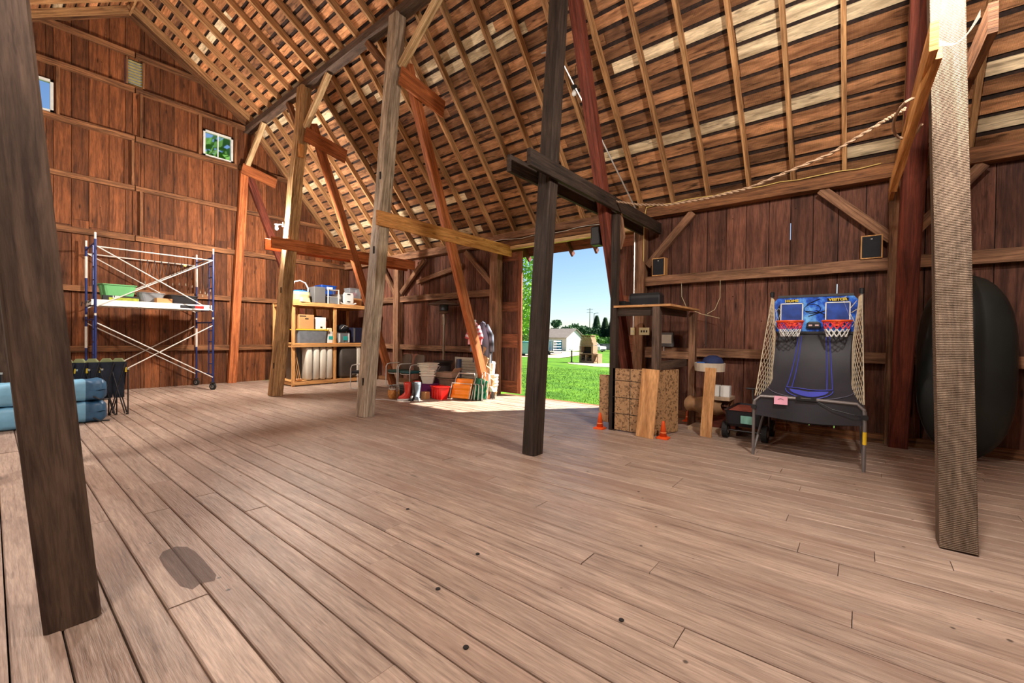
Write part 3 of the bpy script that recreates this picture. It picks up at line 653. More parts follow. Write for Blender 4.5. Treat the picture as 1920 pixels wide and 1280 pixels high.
for k in range(16): b.tube([(.3+R.random()*.9,.1,.28+R.random()*.2),(.3+R.random()*.9,.7,.28+R.random()*.2)],.05,6)
b.build('firewood', M_bark, t, kind='stuff')
t = thing('hand_pump', 'small black yard pump post with white head beside the fireplace', 'pump', (-20.7,34,-.93))
MB().lathe([(.2,0),(.2,.05),(.07,.06),(.06,1.0),(.08,1.02),(.05,1.1)],12).build('post', M_black, t); MB().tube([(0,0,1.05),(-.1,0,1.2),(-.3,0,1.22)],.04,6).tube([(0,0,1.05),(.15,0,1.25)],.03,6).build('handle', M_white, t)
# trailers
def wheel(mb, c, r, wd): mb.tube([(c[0],c[1]-wd/2,c[2]),(c[0],c[1]+wd/2,c[2])], r, 16)
t = thing('enclosed_trailer', 'pale teal enclosed trailer at the left of the lawn', 'trailer', (-35.9,45,gz(45)), math.radians(14))
M_tt = plain('pale_teal_paint', (120,176,168), .5, noise=.05)
b = MB(); b.rrect([(2.0,3.6,.35),(2.1,3.7,.5),(2.1,3.7,1.85),(1.95,3.5,2.0)],(1,1.9,0),3,.2).build('body', M_tt, t)
MB().bb((.15,.02,.5),(1.85,.05,1.8)).build('rear_door', plain('trailer_door', (140,190,184), .5), t)
for x in (.2,1.8): MB().bb((x-.06,-.02,.45),(x+.06,.03,.58)).build('tail_light', M_black, t)
b = MB(); wheel(b,(0.02,2,.3),.3,.2); b2 = MB(); b.build('wheel', M_rubber, t); b2.tube([(1.93,2,.3),(2.1,2,.3)],.3,16).build('wheel', M_rubber, t)
t = thing('cage_trailer', 'grey wire-sided livestock trailer parked before the garage', 'trailer', (-37.5,53,gz(53)), math.radians(-12))
b = MB()
for x in (0,.5,1,1.5,2.0,2.5): b.tube([(x,0,.5),(x,0,2.1)],.035,6)
for z in (.5,.9,1.3,1.7,2.1): b.tube([(0,0,z),(2.5,0,z)],.03,6).tube([(2.5,0,z),(2.5,1.5,z)],.03,6)
b.build('cage', M_steel, t); MB().bb((-.05,-.05,.38),(2.6,1.6,.5)).build('deck', M_dsteel, t); MB().bb((.05,.05,2.1),(2.5,1.5,2.2)).build('roof', M_steel, t)
for x in (.8,1.6):
    b = MB(); wheel(b,(x,-.12,.33),.33,.18); b.build('wheel', M_rubber, t)
# vehicles
M_glassd = plain('dark_window_glass', (40,52,60), .1, noise=0)
def car(loc, rz, paint, name, lab, tall=1.0):
    t = thing(name, lab, 'car', loc, rz); L_, W_ = 4.9, 1.85
    body = [(0,.35),(0,.95),(.15,1.05),(1.35,1.12),(2.05,1.72*tall),(4.6,1.72*tall),(4.85,1.1),(4.9,.35)]
    def prof(poly, y0, y1, m, nm):
        n = len(poly); vs = [(x,y0,z) for x,z in poly]+[(x,y1,z) for x,z in poly]; fs = [tuple(range(n)),tuple(range(n,2*n))[::-1]]
        for i in range(n): j=(i+1)%n; fs.append((i,n+i,n+j,j))
        MB().add(vs, fs, [[(0,0)]*len(f) for f in fs]).build(nm, m, t)
    prof(body, 0, W_, paint, 'body')
    for y in (-.012, W_+.012-.02):
        for (a, c) in ((2.1,3.0),(3.08,3.8),(3.88,4.5)): prof([(a+(-.32 if a < 2.5 else 0),1.12),(c,1.12),(c,1.6*tall),(a+.02,1.6*tall)], y, y+.02, M_glassd, 'side_window')
    MB().beam((1.42,W_/2,1.17),(2.0,W_/2,1.67*tall),W_-.2,.03,side=(0,1,0)).build('windscreen', M_glassd, t)
    for x in (.9,3.9):
        for y in (.02,W_-.02):
            b = MB(); wheel(b,(x,y,.34),.34,.2); o = b.build('wheel', M_rubber, t); b = MB(); wheel(b,(x,y,.34),.2,.22); b.build('hubcap', M_steel, o)
    MB().bb((-.04,.1,.4),(.02,W_-.1,.6)).build('bumper', M_dsteel, t)
M_cw = plain('white_car_paint', (236,238,238), .25, noise=0); M_cd = plain('dark_car_paint', (52,58,70), .25, noise=0)
car((-37.4,73.8,-1.36), math.radians(172), M_cw, 'pickup_truck', 'white pickup truck parked beyond the brick fireplace')
car((-37.0,80.8,-1.36), math.radians(200), M_cd, 'parked_car', 'dark grey car just right of the white pickup', .85)

# ------------------------------------------------------------------ rolling scaffold
t = thing('rolling_scaffold', 'blue and white rolling scaffold tower against the gable wall', 'scaffold', (-13.35,2.45,0))
def scaff_frame(y, side):
    x0, x1 = .68, -.68
    for lv, z0 in enumerate((.2, 1.83)):
        h = 1.6
        for x in (x0, x1):
            o = MB().tube([(x,y,z0),(x,y,z0+h-.02)],.024,10).build('upright', M_bluepaint, t)
            MB().tube([(x,y,z0+h-.16 if lv else z0+h-.05),(x,y,z0+h+.12)],.019,8).build('coupling_pin', M_silver, o)
            if x < 0 : MB().tube([(x,y,z0+h-.75),(x,y,z0+h-.25)],.026,10).build('white_band', M_silver, o, label='white painted band')
        MB().tube([(x1,y,z0+h-.1),(x0,y,z0+h-.1)],.02,8).build('top_rail', M_bluepaint, t)
        MB().tube([(x1,y,z0+.18),(x0,y,z0+.18)],.018,8).build('bottom_rail', M_bluepaint, t)
        xi = x0-.32; MB().tube([(xi,y,z0+.18),(xi,y,z0+h-.1)],.014,8).build('ladder_rail', M_bluepaint, t)
        for k in range(4): MB().tube([(xi,y,z0+.45+k*.28),(x0,y,z0+.45+k*.28)],.013,8).build('rung', M_bluepaint, t)
scaff_frame(-1.02, -1); scaff_frame(1.12, 1)
for x in (.71, -.71):
    for (za, zb) in ((.32,1.62),(1.98,3.25)):
        for (p, q) in (((x,-1.0,za),(x,1.1,zb)),((x+.03,-1.0,zb),(x+.03,1.1,za))):
            MB().tube([p,q],.012,8).build('cross_brace', M_silver, t)
    MB().tube([(x,-1.0,3.25),(x,1.1,3.25)],.014,8).build('guard_rail', M_silver, t)
def caster(x, y):
    o = MB().bb((x-.05,y-.05,.18),(x+.05,y+.05,.2)).bb((x-.045,y-.035,.06),(x+.045,y-.027,.19)).bb((x-.045,y+.027,.06),(x+.045,y+.035,.19)).build('caster_fork', M_dsteel, t)
    mb = MB(); mb.at((x,y,.085), rz=.5); mb.tube([(0,-.022,0),(0,.022,0)],.085,18).build('caster_wheel', M_rubber, o)
    mb = MB(); mb.at((x,y,.085), rz=.5); mb.tube([(0,-.025,0),(0,.025,0)],.045,12).build('caster_hub', M_steel, o)
for x in (.68,-.68):
    for y in (-1.02,1.12): caster(x, y)
dk = thing('scaffold_deck', 'long white aluminium plank deck lying across the scaffold', 'plank', (-13.3,2.5,2.0))
MB().bb((-.3,-1.12,.08),(.5,1.1,.1),1).build('deck_board', M_ply, dk)
for x in (-.32,.5): MB().bb((x,-1.12,0),(x+.04,1.1,.13),1).build('side_rail', M_white, dk)
for y in (-1.12,1.08): MB().bb((-.3,y,0.02),(.5,y+.03,.1),0).build('end_rail', M_white, dk)
for y in (-1.14,1.1):
    for x in (-.25,.42): MB().tube([(x,y,.05),(x,y+(.04 if y>0 else -.04),.1),(x,y+(.06 if y>0 else -.06),.0)],.012,6).build('hook', M_dsteel, dk)
MB().bb((.541,.42,.035),(.545,.72,.1)).build('warning_label', M_black, dk, label='black and yellow warning sticker'); MB().bb((.541,.72,.035),(.545,.9,.1)).build('warning_label', M_red, dk, label='red warning sticker')
zd = 2.104
def tub(name, lab, loc, rz, sx, sy, h, mat, cat='tub', rc=.1, open_=True, rim=.025, par=None, group=None):
    t = thing(name, lab, cat, loc, rz, group)
    w = .012
    MB().rrect([(sx*.78,sy*.78,0),(sx*.98,sy*.98,h*.95),(sx*.98-w,sy*.98-w,h*.95),(sx*.78-w*2,sy*.78-w*2,w)],(0,0,0),4,rc).build('tub_body', mat, t, smooth=False)
    MB().rrect([(sx,sy,h*.93),(sx+rim,sy+rim,h*.95),(sx+rim,sy+rim,h),(sx-.01,sy-.01,h),(sx-.01,sy-.01,h*.96)],(0,0,0),4,rc).build('rim', mat, t)
    return t
M_gtub = plain('green_tub_plastic', (96,160,100), .45, noise=.06); M_clear = plain('cloudy_clear_plastic', (150,154,156), .25, noise=.1, alpha=.55)
tub('plastic_tub', 'pale green plastic tub on the scaffold deck', (-12.98,1.82,zd), 0, .42, .62, .38, M_gtub)
tub('plastic_tub', 'cloudy clear plastic tub on the scaffold deck', (-13.1,2.42,zd), 0, .4, .5, .26, M_clear)
tub('plastic_tub', 'wide black plastic tub on the scaffold deck', (-13.15,3.03,zd), 0, .5, .6, .24, M_black, rc=.06)
t = thing('lamp_box', 'black and yellow LED product box on the scaffold deck', 'box', (-12.84,1.86,zd))
MB().bb((-.06,-.3,0),(.06,.32,.13)).build('box', M_black, t)
MB().bb((.06,-.2,.01),(.063,.3,.09)).build('printed_band', plain('olive_print',(150,156,40),.6,noise=.5,scale=14), t)
text('LED', .07, M_white, t, (.065,-.08,.095), (PI/2,0,PI/2), bold=.003)
t = thing('cardboard_carton', 'small tan cardboard carton on the scaffold deck', 'box', (-12.88,2.62,zd), .15)
MB().bb((-.08,-.15,0),(.08,.15,.13)).build('box', M_card, t); MB().at((0,0,.13),rx=0).bb((-.08,-.15,0),(.08,.15,.004)).build('flap', M_card, t)
# string lights hung over the back rail and at the right end
t = thing('string_lights', 'black cord of string lights hanging from the scaffold rails', 'lights', (-13.35,2.45,0)); M_gl = plain('small_clear_bulb', (150,136,116), .2, noise=0)
pts = []; bulbs = []
for k in range(8):
    y = -.05+k*.14; pts += [(-.69,y,3.27),(-.69,y+.05,3.0-R.random()*.1),(-.69,y+.09,2.95-R.random()*.15)]; bulbs.append((-.69,y+.09,2.8-R.random()*.15)); pts.append((-.69,y+.13,3.2))
for k in range(6):
    x = .6-k*.2; pts += [(x,1.14,3.3),(x-.05,1.15,2.75-R.random()*.25),(x-.1,1.15,2.6),(x-.14,1.14,3.2)]; bulbs.append((x-.07,1.15,2.55-R.random()*.15))
MB().tube(pts,.006,5).build('cord', M_black, t)
for p in bulbs: MB().lathe([(.009,.03),(.01,0),(.016,-.02),(.013,-.035),(.003,-.042)],8,p).build('bulb', M_gl, t)
MB().box((.0,0,0),(.01,.06,.04)).build('yellow_tag', plain('yellow_tag',(226,204,90),.6), t, label='yellow tag').location = (-.68,.86,3.22)

# ------------------------------------------------------------------ folded camp chairs and bags at the left
M_cloth = plain('navy_camp_cloth', (26,32,44), .85, noise=.4, scale=12); M_green = plain('olive_trim', (120,126,84), .8); M_yel = plain('yellow_clip', (226,186,30), .5)
def camp_chair():
    t = thing('folded_camp_chair', 'x', 'chair', (0,0,0), 0, None)
    for (x0, x1) in ((-.1,.1),(.1,-.1)):
        for y in (-.045,.045): MB().tube([(x0,y,.02),(x1,y,.9)],.01,6).build('leg', M_dsteel, t)
    for x in (-.13,.13): MB().tube([(x,0,.0),(x,0,.78)],.011,6).build('frame_tube', M_dsteel, t)
    b = MB(); b.patch(lambda u, v: (.1*math.cos(2*PI*u)*(1.1-.4*v+.08*math.sin(9*u+5*v)), .05*math.sin(2*PI*u)*(1.2-.3*v)+.006*math.sin(14*v), .3+.62*(1-v)), 14, 7).build('folded_seat_cloth', M_cloth, t, smooth=True)
    MB().rrect([(.15,.06,.86),(.18,.07,.92),(.1,.05,.98)],(0,0,0),2,.02).build('folded_armrest', M_green, t)
    for x in (-.1,.1): MB().rrect([(.03,.03,.74),(.03,.03,.82)],(x,.0,0),2,.01).build('clip', M_yel, t, label='yellow clip')
    for x in (-.13,.13): MB().rrect([(.035,.035,.78),(.035,.035,.81)],(x,0,0),2,.01).build('cap', M_steel, t)
    for x in (-.12,.12): MB().lathe([(.022,0),(.022,.02)],8,(x,0,0)).build('foot', M_black, t)
    return t
cc = camp_chair(); lab = ['end folded camp chair nearest the scaffold, furthest right of its row','folded camp chair second from the scaffold end','folded camp chair third from the scaffold end','folded camp chair fourth from the scaffold end behind the blue bags','folded camp chair fifth from the scaffold end behind the blue bags','folded camp chair right beside the near dark post','dark folded camp chair visible left of the near dark post']
for i, (x, y) in enumerate(((-10.0,1.42),(-10.03,1.27),(-10.06,1.1),(-10.08,.95),(-10.1,.8),(-10.1,.62),(-10.0,-.02))):
    o = cc if i == 0 else copy_tree(cc); o.location = (x,y,0); o.rotation_euler = (0,0,R.uniform(-.3,.3)+PI/3); o['label'] = lab[i]; o['group'] = 'folded camp chairs in a row'
M_lb = plain('light_blue_nylon', (120,176,206), .45, noise=.15, scale=6); M_nb = plain('slate_blue_nylon', (52,92,124), .45, noise=.25, scale=7)
for (z, lab) in ((0,'lower long blue storage bag on the floor behind the near post'),(.34,'upper long blue storage bag stacked on the other')):
    t = thing('storage_bag', lab, 'bag', (-9.62,.3,z), 0, 'stacked blue storage bags')
    def bag(y0, y1, mat, nm):
        def fn(u, v):
            a = 2*PI*u; y = y0+(y1-y0)*v; e = 1
            if y > .82: e = max(.35, 1-((y-.82)/.08)**2*.3)
            s = lambda q: math.copysign(abs(q)**.42, q)
            wr = .012*math.sin(31*y+5*u)+.008*math.sin(17*y+23*u)
            return (.24*s(math.cos(a))*e+wr, y, .17+(.165*s(math.sin(a))*e)+wr*.6)
        MB().patch(fn, 24, 14).build(nm, mat, t, smooth=True)
    bag(-.95,.65,M_lb,'light_panel'); bag(.65,.9,M_nb,'end_panel')
    b = MB(); 
    for k in range(24): pass
    MB().lathe([(.001,0),(.11,0),(.11,.01)],20).build('end_cap', M_nb, t).matrix_local = Matrix.Translation((0,.895,.17)) @ Matrix.Rotation(-PI/2,4,'X') @ Matrix.Diagonal((1.2,1,1,1))
    MB().tube([(.2,.7,.1),(.3,.8,.03),(.28,.92,.02)],.012,6).build('strap', M_black, t)

# ------------------------------------------------------------------ storage shelves
sx0, sx1 = -13.15, -11.9
t = thing('storage_shelves', 'big pine shelving unit between the honey and weathered posts', 'shelf', (-12.5,6.3,0))
def L3(x, y, z): return (x+12.5, y-6.3, z)
for y in (5.22,6.4,7.5):
    for x in (sx1-.02, sx0): MB().bb(L3(x-.045,y-.04,0),L3(x,y+.04,2.3 if True else 0),2).build('upright', M_shelf, t)
for z in (.08,1.12,2.26):
    for x in (sx1, sx0-.05): MB().bb(L3(x-.02,5.18,z-.045),L3(x+.02,7.54,z+.045),1).build('shelf_rail', M_shelf, t)
    for y in (5.22,6.4,7.5): MB().bb(L3(sx0,y-.02,z-.05),L3(sx1-.04,y+.02,z+.03),0).build('cross_rail', M_shelf, t)
    if z > .5: MB().bb(L3(sx0-.02,5.18,z+.045),L3(sx1+.0,7.54,z+.06),1).build('shelf_board', M_shelf, t)
    else: MB().bb(L3(sx0-.02,5.18,z+.045),L3(sx1-.05,7.54,z+.06),1).build('shelf_board', M_shelf, t)
for y in (5.9,6.9): MB().bb(L3(sx0-.045,y-.03,.5),L3(sx0,y+.03,2.2),2).build('back_upright', M_shelf, t)
z2, z1, z0 = 2.322, 1.182, .142
# top shelf
t = thing('infant_seat', 'cream infant carrier seat with looped handle on the top shelf', 'seat', (-12.15,5.48,z2), .2)
M_crm = plain('cream_fabric', (206,196,138), .8, noise=.1)
MB().rrect([(.3,.34,0),(.36,.4,.06),(.42,.46,.2),(.4,.44,.28)],(0,0,0),4,.12).build('shell', M_crm, t)
MB().rrect([(.34,.38,.26),(.36,.4,.3),(.25,.3,.32)],(0,0,0),4,.1).build('seat_pad', plain('blue_pad',(40,110,180),.7,noise=.3), t)
MB().tube([(.0,.24,.18),(.02,.25,.4),(.0,.17,.55),(0,0,.6),(0,-.17,.55),(.02,-.25,.4),(0,-.24,.18)],.018,8).build('handle', M_white, t)
MB().rrect([(.12,.3,.0),(.1,.26,.12)],(.22,0,0),3,.04).build('footrest', M_crm, t)
def boxt(name, lab, cat, x, y, z, dx, dy, dz, mat, group=None, rz=0, part='box'):
    t = thing(name, lab, cat, (x,y,z), rz, group); MB().rrect([(dx*.97,dy*.97,0),(dx,dy,.01),(dx,dy,dz-.01),(dx*.98,dy*.98,dz)],(0,0,0),2,.015).build(part, mat, t); return t
M_gpan = plain('grey_panel', (92,90,88), .6, noise=.05); M_bluebin = plain('royal_blue_plastic', (24,70,150), .4, noise=.08)
t = boxt('speaker_cabinet','grey panelled box standing on the top shelf','box',-12.15,5.97,z2,.35,.33,.46,M_gpan); MB().bb((.176,-.15,.02),(.18,.15,.44)).build('front_panel', M_gpan, t)
boxt('black_case','black case behind the grey panelled box on the top shelf','box',-12.55,5.75,z2,.4,.22,.4,M_black)
t = boxt('storage_bin','dark blue bin at the back of the top shelf, lowest of two','box',-12.75,6.5,z2,.5,.5,.32,plain('navy_plastic',(20,34,74),.5)); 
t = tub('storage_bin','royal blue bin with white label stacked high at the back','x',0,.42,.46,.26,M_bluebin,'box',.04) if False else thing('storage_bin','royal blue bin with white label stacked on the dark one','box',(-12.7,6.5,z2+.325))
MB().rrect([(.4,.42,0),(.44,.46,.22),(.47,.49,.23),(.47,.49,.26)],(0,0,0),3,.04).build('bin', M_bluebin, t); MB().bb((.225,-.08,.15),(.24,.1,.21)).build('label_card', M_white, t)
t = thing('wire_drawer_unit','clear drawer unit with white frame on the top shelf','drawer unit',(-12.1,6.35,z2))
for x in (-.16,.16):
    for y in (-.16,.16): MB().bb((x-.012,y-.012,0),(x+.012,y+.012,.42),2).build('corner_post', M_silver, t)
for z in (.2,.4): MB().bb((-.16,-.16,z),(.16,.16,z+.012)).build('shelf_frame', M_silver, t)
MB().bb((-.14,-.14,.01),(.15,.14,.19)).build('drawer', M_clear, t)
t = tub('laundry_basket','grey basket tipped beside the white rocking stool','x',0,.1,.1,.1,M_gpan) if False else tub('laundry_basket','grey plastic basket left of the white rocking seat',(-12.2,6.66,z2),.3,.36,.3,.3,plain('grey_plastic',(150,142,134),.5),'basket',.05)
t = thing('rocking_seat','white plastic rocking seat panel with two grip holes','toy',(-11.98,6.84,z2))
MB().rrect([(.05,.3,.05),(.05,.34,.1),(.05,.34,.3),(.05,.28,.36)],(0,0,0),3,.03).build('seat_panel', M_white, t)
MB().tube([(0,-.25,.06),(0,-.18,.03),(0,0,.02),(0,.18,.03),(0,.25,.06)],.022,8).build('rocker', M_white, t)
for z in (.08,.3): MB().bb((.024,-.05,z),(.03,.05,z+.03)).build('grip_hole', M_hole, t)
t = thing('clear_tote','clear tote of pink things beside the weathered post','box',(-12.35,7.2,z2+.24)); MB().rrect([(.3,.38,0),(.34,.42,.28),(.36,.44,.28),(.36,.44,.3)],(0,0,0),3,.03).build('tote', M_clear, t)
MB().ell((.02,.02,.1),(.12,.14,.09)).build('contents', plain('pink_plastic',(206,80,100),.5), t)
boxt('cardboard_carton','cardboard carton under the clear tote on the top shelf','box',-12.35,7.2,z2,.34,.42,.235,M_card)
# middle shelf
t = thing('storage_tote','grey tote with flat yellow lid on the middle shelf','box',(-12.15,5.75,z1)); MB().rrect([(.42,.78,0),(.48,.84,.36)],(0,0,0),3,.04).build('tote', plain('grey_translucent',(116,120,124),.4,noise=.2), t); MB().rrect([(.5,.92,.36),(.5,.92,.39)],(0,0,0),3,.03).build('lid', plain('yellow_lid',(232,196,60),.4,noise=.03), t)
t = boxt('cardboard_box','tan moving box with arrow mark on the yellow-lidded tote','box',-12.18,5.6,z1+.392,.4,.42,.4,M_card); MB().bb((.201,-.05,.27),(.203,.05,.3)).build('hand_hole', M_hole, t)
MB().bb((.2,-.2,.34),(.202,-.02,.37)).build('printed_mark', M_black, t)
t = boxt('white_appliance','white plastic appliance beside the moving box','appliance',-12.1,6.02,z1+.392,.22,.28,.34,M_white); MB().bb((.111,-.03,.03),(.113,.03,.08)).build('switch', M_black, t)
t = boxt('white_tub','small white tub with teal label on the middle shelf','tub',-12.05,6.27,z1,.2,.16,.3,M_white); MB().bb((.1,-.05,.1),(.103,.08,.2)).build('label_card', M_teal, t); MB().rrect([(.21,.17,.3),(.21,.17,.33)],(0,0,0),2,.02).build('lid', M_white, t)
boxt('white_carton','pale carton on top of the small white tub','box',-12.06,6.27,z1+.333,.16,.14,.1,M_cream)
t = boxt('orange_label_box','tan box with orange print left of the middle upright','box',-12.3,6.2,z1+.44,.2,.22,.2,M_card); MB().bb((.101,-.04,.04),(.103,.08,.16)).build('label_card', M_orange, t)
t = thing('clear_container','clear handled container with teal label in the right bay','container',(-12.05,6.66,z1)); MB().rrect([(.26,.32,0),(.3,.38,.3),(.32,.4,.31)],(0,0,0),3,.03).build('container', M_clear, t); MB().bb((.148,-.02,.08),(.152,.12,.2)).build('label_card', M_teal, t)
MB().bb((.147,-.16,.02),(.151,-.11,.28)).build('white_stripe', M_white, t); MB().bb((.147,.14,.02),(.151,.18,.28)).build('white_stripe', M_white, t)
t = thing('black_bag','black bag with white piping heaped on the clear container','bag',(-12.1,6.7,z1+.315)); MB().ell((0,0,.12),(.17,.22,.12)).build('bag', M_blackcloth, t, smooth=True); MB().tube([(.16,-.1,.1),(.14,0,.2),(.12,.12,.18)],.008,6).build('piping', M_silver, t)
t = boxt('navy_bin','dark navy bin at the right end of the middle shelf','box',-12.15,7.2,z1,.4,.42,.46,plain('navy_bin_plastic',(24,28,50),.5)); MB().bb((.2,-.2,.03),(.21,-.15,.44)).build('edge_strip', M_gpan, t)
boxt('dark_carton','dark carton behind the tan box on the middle shelf','box',-12.75,6.15,z1,.3,.4,.8,plain('dark_brown_card',(52,36,30),.8))
# bottom shelf: wrapped cushions
M_cush = plain('wrapped_cushion', (206,198,180), .35, noise=.1, scale=3); M_cushd = plain('wrapped_dark_cushion', (70,64,58), .3, noise=.2, scale=3)
for i, (y, lab) in enumerate(((5.66,'leftmost upright cushion wrapped in plastic'),(5.86,'second upright plastic-wrapped cushion from the left'),(6.06,'third upright plastic-wrapped cushion from the left'),(6.25,'rightmost of the four upright wrapped cushions'))):
    t = thing('wrapped_cushion', lab, 'cushion', (-12.28,y,z0), 0, 'wrapped cushions on the bottom shelf')
    MB().rrect([(.66,.14,0),(.74,.185,.05),(.75,.19,.5),(.74,.185,.88),(.64,.13,.94)],(0,0,0),4,.06).build('cushion', M_cush, t, smooth=True)
    if i in (0,2): MB().tube([(.36,.09,.02),(.39,.095,.5),(.36,.09,.92)],.006,5).build('plastic_seam', M_clear, t)
t = thing('cushion_bundle','large dark cushion bundle in clear wrap, bottom shelf right bay','cushion',(-12.3,6.85,z0)); MB().rrect([(.7,.5,0),(.8,.58,.08),(.8,.58,.85),(.7,.5,.93)],(0,0,0),4,.08).build('bundle', M_cushd, t, smooth=True)
MB().rrect([(.78,.14,.02),(.82,.16,.1),(.82,.16,.85),(.76,.13,.93)],(.0,.3,0),4,.05).build('edge_cushion', M_cush, t, smooth=True)
t = thing('cushion_dark_side','dark panel added for the dark side of the leftmost wrapped cushion','panel',(-12.45,5.45,z0)); MB().bb((-.35,-.05,0),(.3,.06,.9)).build('panel', M_cushd, t)  # added panel gives the leftmost cushion its dark side
for i, (y, l) in enumerate(((5.29,'wooden mallet leaning in the shelf corner, nearest the upright'),(5.34,'middle wooden mallet leaning in the shelf corner'),(5.39,'wooden mallet leaning in the shelf corner, nearest the dark panel'))):
    t = thing('croquet_mallet', l, 'mallet', (-11.99,y,.145), 0, 'mallets leaning in the shelf corner'); MB().tube([(0,.05,.04),(-.02,-.07,.78)],.011,8).build('handle', M_shelf, t); MB().tube([(-.05,.05,.03),(.05,.05,.03)],.03,12).build('head', M_pine, t); MB().tube([(.03,.05,.03),(.045,.05,.03)],.031,12).build('stripe', M_white, t)
# ------------------------------------------------------------------ corner by the doorway
def armchair(x, y, lab, rz=0, seatm=None):
    t = thing('metal_armchair', lab, 'chair', (x,y,0), rz, 'metal armchairs by the door wall')
    for s in (-.25,.25):
        MB().tube([(s,.22,.02),(s,-.1,.02),(s,-.22,.03),(s,-.24,.1),(s,-.235,.55),(s,-.2,.63),(s,-.1,.65),(s,.2,.65)],.0125,8).build('side_frame', M_silver, t)
    MB().tube([(-.25,.22,.02),(.25,.22,.02)],.0125,8).build('stretcher', M_silver, t)
    MB().rrect([(.44,.42,-.03),(.48,.46,0),(.46,.44,.03)],(0,-.02,.44),4,.08).build('seat', seatm or plain('dark_green_vinyl',(34,66,56),.5), t, smooth=True)
    MB().tube([(-.2,-.2,.4),(-.12,-.24,.385),(.12,-.24,.385),(.2,-.2,.4)],.01,6).build('seat_rail', M_silver, t)
    mb = MB(); mb.at((0,.27,.68), rx=PI/2-.22); mb.rrect([(.4,.42,-.02),(.44,.46,0),(.4,.42,.02)],(0,0,0),4,.1); mb.build('backrest', plain('brown_vinyl',(92,74,60),.6), t, smooth=True)
armchair(-10.02,7.25,'left metal armchair with dark green seat by the door wall')
armchair(-9.46,7.25,'right metal armchair with green and turquoise seat by the door wall', .0, plain('turquoise_vinyl',(40,96,100),.5))
armchair(-10.35,6.35,'metal tube chair peeking out left of the weathered post', -.9, M_blackcloth)
t = thing('patio_heater','steel mushroom patio heater standing against the door wall','heater',(-8.5,7.55,0))
M_ss = plain('brushed_steel', (150,132,116), .35, .85, noise=.1)
MB().lathe([(.24,0),(.25,.03),(.24,.05),(.22,.06)],28).build('base', M_ss, t, smooth=False)
MB().lathe([(.21,.06),(.21,.66),(.23,.7),(.25,.74),(.26,.78),(.05,.8)],28).build('tank_housing', plain('dark_housing',(70,60,58),.4,.6), t)
MB().lathe([(.032,.78),(.032,1.72)],14).build('pole', M_ss, t)
MB().lathe([(.055,1.72),(.06,1.95),(.05,2.0),(.13,2.03),(.15,2.06),(.12,2.09)],20).build('burner', M_ss, t)
MB().lathe([(.1,2.09),(.12,2.1),(.12,2.24),(.1,2.25)],20).build('emitter_screen', M_dsteel, t)
MB().lathe([(.42,2.24),(.425,2.25),(.3,2.3),(.1,2.36),(.03,2.38)],32).build('reflector', plain('dull_reflector',(120,112,104),.4,.7), t)
# lanterns
M_wick = plain('amber_glass', (206,140,70), .2, noise=.4, scale=30)
for i, (x, y, lab) in enumerate(((-8.36,5.86,'leftmost amber glass jar lantern with wire handle'),(-8.2,5.78,'second amber jar lantern from the left'),(-8.14,5.97,'amber jar lantern next to the black crate'))):
    t = thing('jar_lantern', lab, 'lantern', (x,y,0), i, 'amber jar lanterns on the floor')
    MB().lathe([(.07,0),(.085,.02),(.085,.14),(.06,.18),(.06,.2)],14).build('jar', M_wick, t, smooth=True); MB().lathe([(.065,.2),(.065,.225),(.02,.23)],14).build('lid', M_silver, t)
    MB().tube([(-.07,0,.18),(-.05,0,.27),(0,0,.3),(.05,0,.27),(.07,0,.18)],.005,5).build('handle', M_dsteel, t)
t = boxt('black_crate','black slotted crate left of the red boots','crate',-8.0,5.98,0,.2,.2,.32,M_black); 
for z in (.2,.25,.29): MB().bb((-.08,-.104,z),(.08,-.1,z+.015)).build('slot', M_gpan, t)
def boot(x, y, rz, mat, sole, lab, h=.4, grp='rubber boots', nm='rubber_boot'):
    t = thing(nm, lab, 'boot', (x,y,0), rz, grp)
    prof = [(.10,.26,.03,.06),(.10,.28,.06,.05),(.098,.26,.09,.04),(.095,.2,.12,.01),(.10,.14,.17,-.02),(.12,.14,.25,-.02),(.14,.16,.34,-.02),(.145,.165,h,-.02),(.13,.15,h,-.02),(.1,.11,.2,-.02)]
    vs = []; fs = []; n = 14
    for (wx, wy, z, oy) in prof:
        for i in range(n): a = 2*PI*i/n; vs.append((wx/2*math.cos(a), -oy+wy/2*math.sin(a)-.0, z))
    for k in range(len(prof)-1):
        for i in range(n): j=(i+1)%n; fs.append((k*n+i,k*n+j,(k+1)*n+j,(k+1)*n+i))
    fs.append(tuple(range(n))[::-1]); MB().add(vs, fs, [[(0,0)]*len(f) for f in fs]).build('shaft', mat, t, smooth=True)
    MB().rrect([(.1,.27,0),(.11,.29,.015),(.105,.28,.035)],(0,-.06,0),4,.045).build('sole', sole, t); return t
M_rboot = plain('red_rubber', (206,60,46), .25, noise=.1); M_gboot = plain('blue_grey_rubber', (120,134,144), .35, noise=.25, scale=20)
boot(-7.8,5.86,-.5,M_rboot,M_white,'left red rubber boot, the one further left')
b_ = boot(-7.82,6.12,-.2,M_rboot,M_white,'red rubber boot mostly behind the grey boots')
boot(-7.6,6.0,.75,M_gboot,M_silver,'blue-grey rubber boot with its toe pointing right',.4); boot(-7.7,5.98,.5,plain('dark_boot_rubber',(62,54,48),.5),M_black,'dark boot between the red and blue-grey boots',.4)
t = tub('utility_tub','round purple tub under the nested white baskets',(-8.08,6.72,0),.2,.5,.44,.3,plain('purple_plastic',(112,44,96),.35),'tub',.2)
M_bask = plain('ivory_basket_plastic', (214,206,186), .5, noise=.08)
labs = ['lowest of the nested ivory baskets','second nested ivory basket from the bottom','third nested ivory basket from the bottom','fourth nested ivory basket, tilted the other way','topmost nested ivory basket']
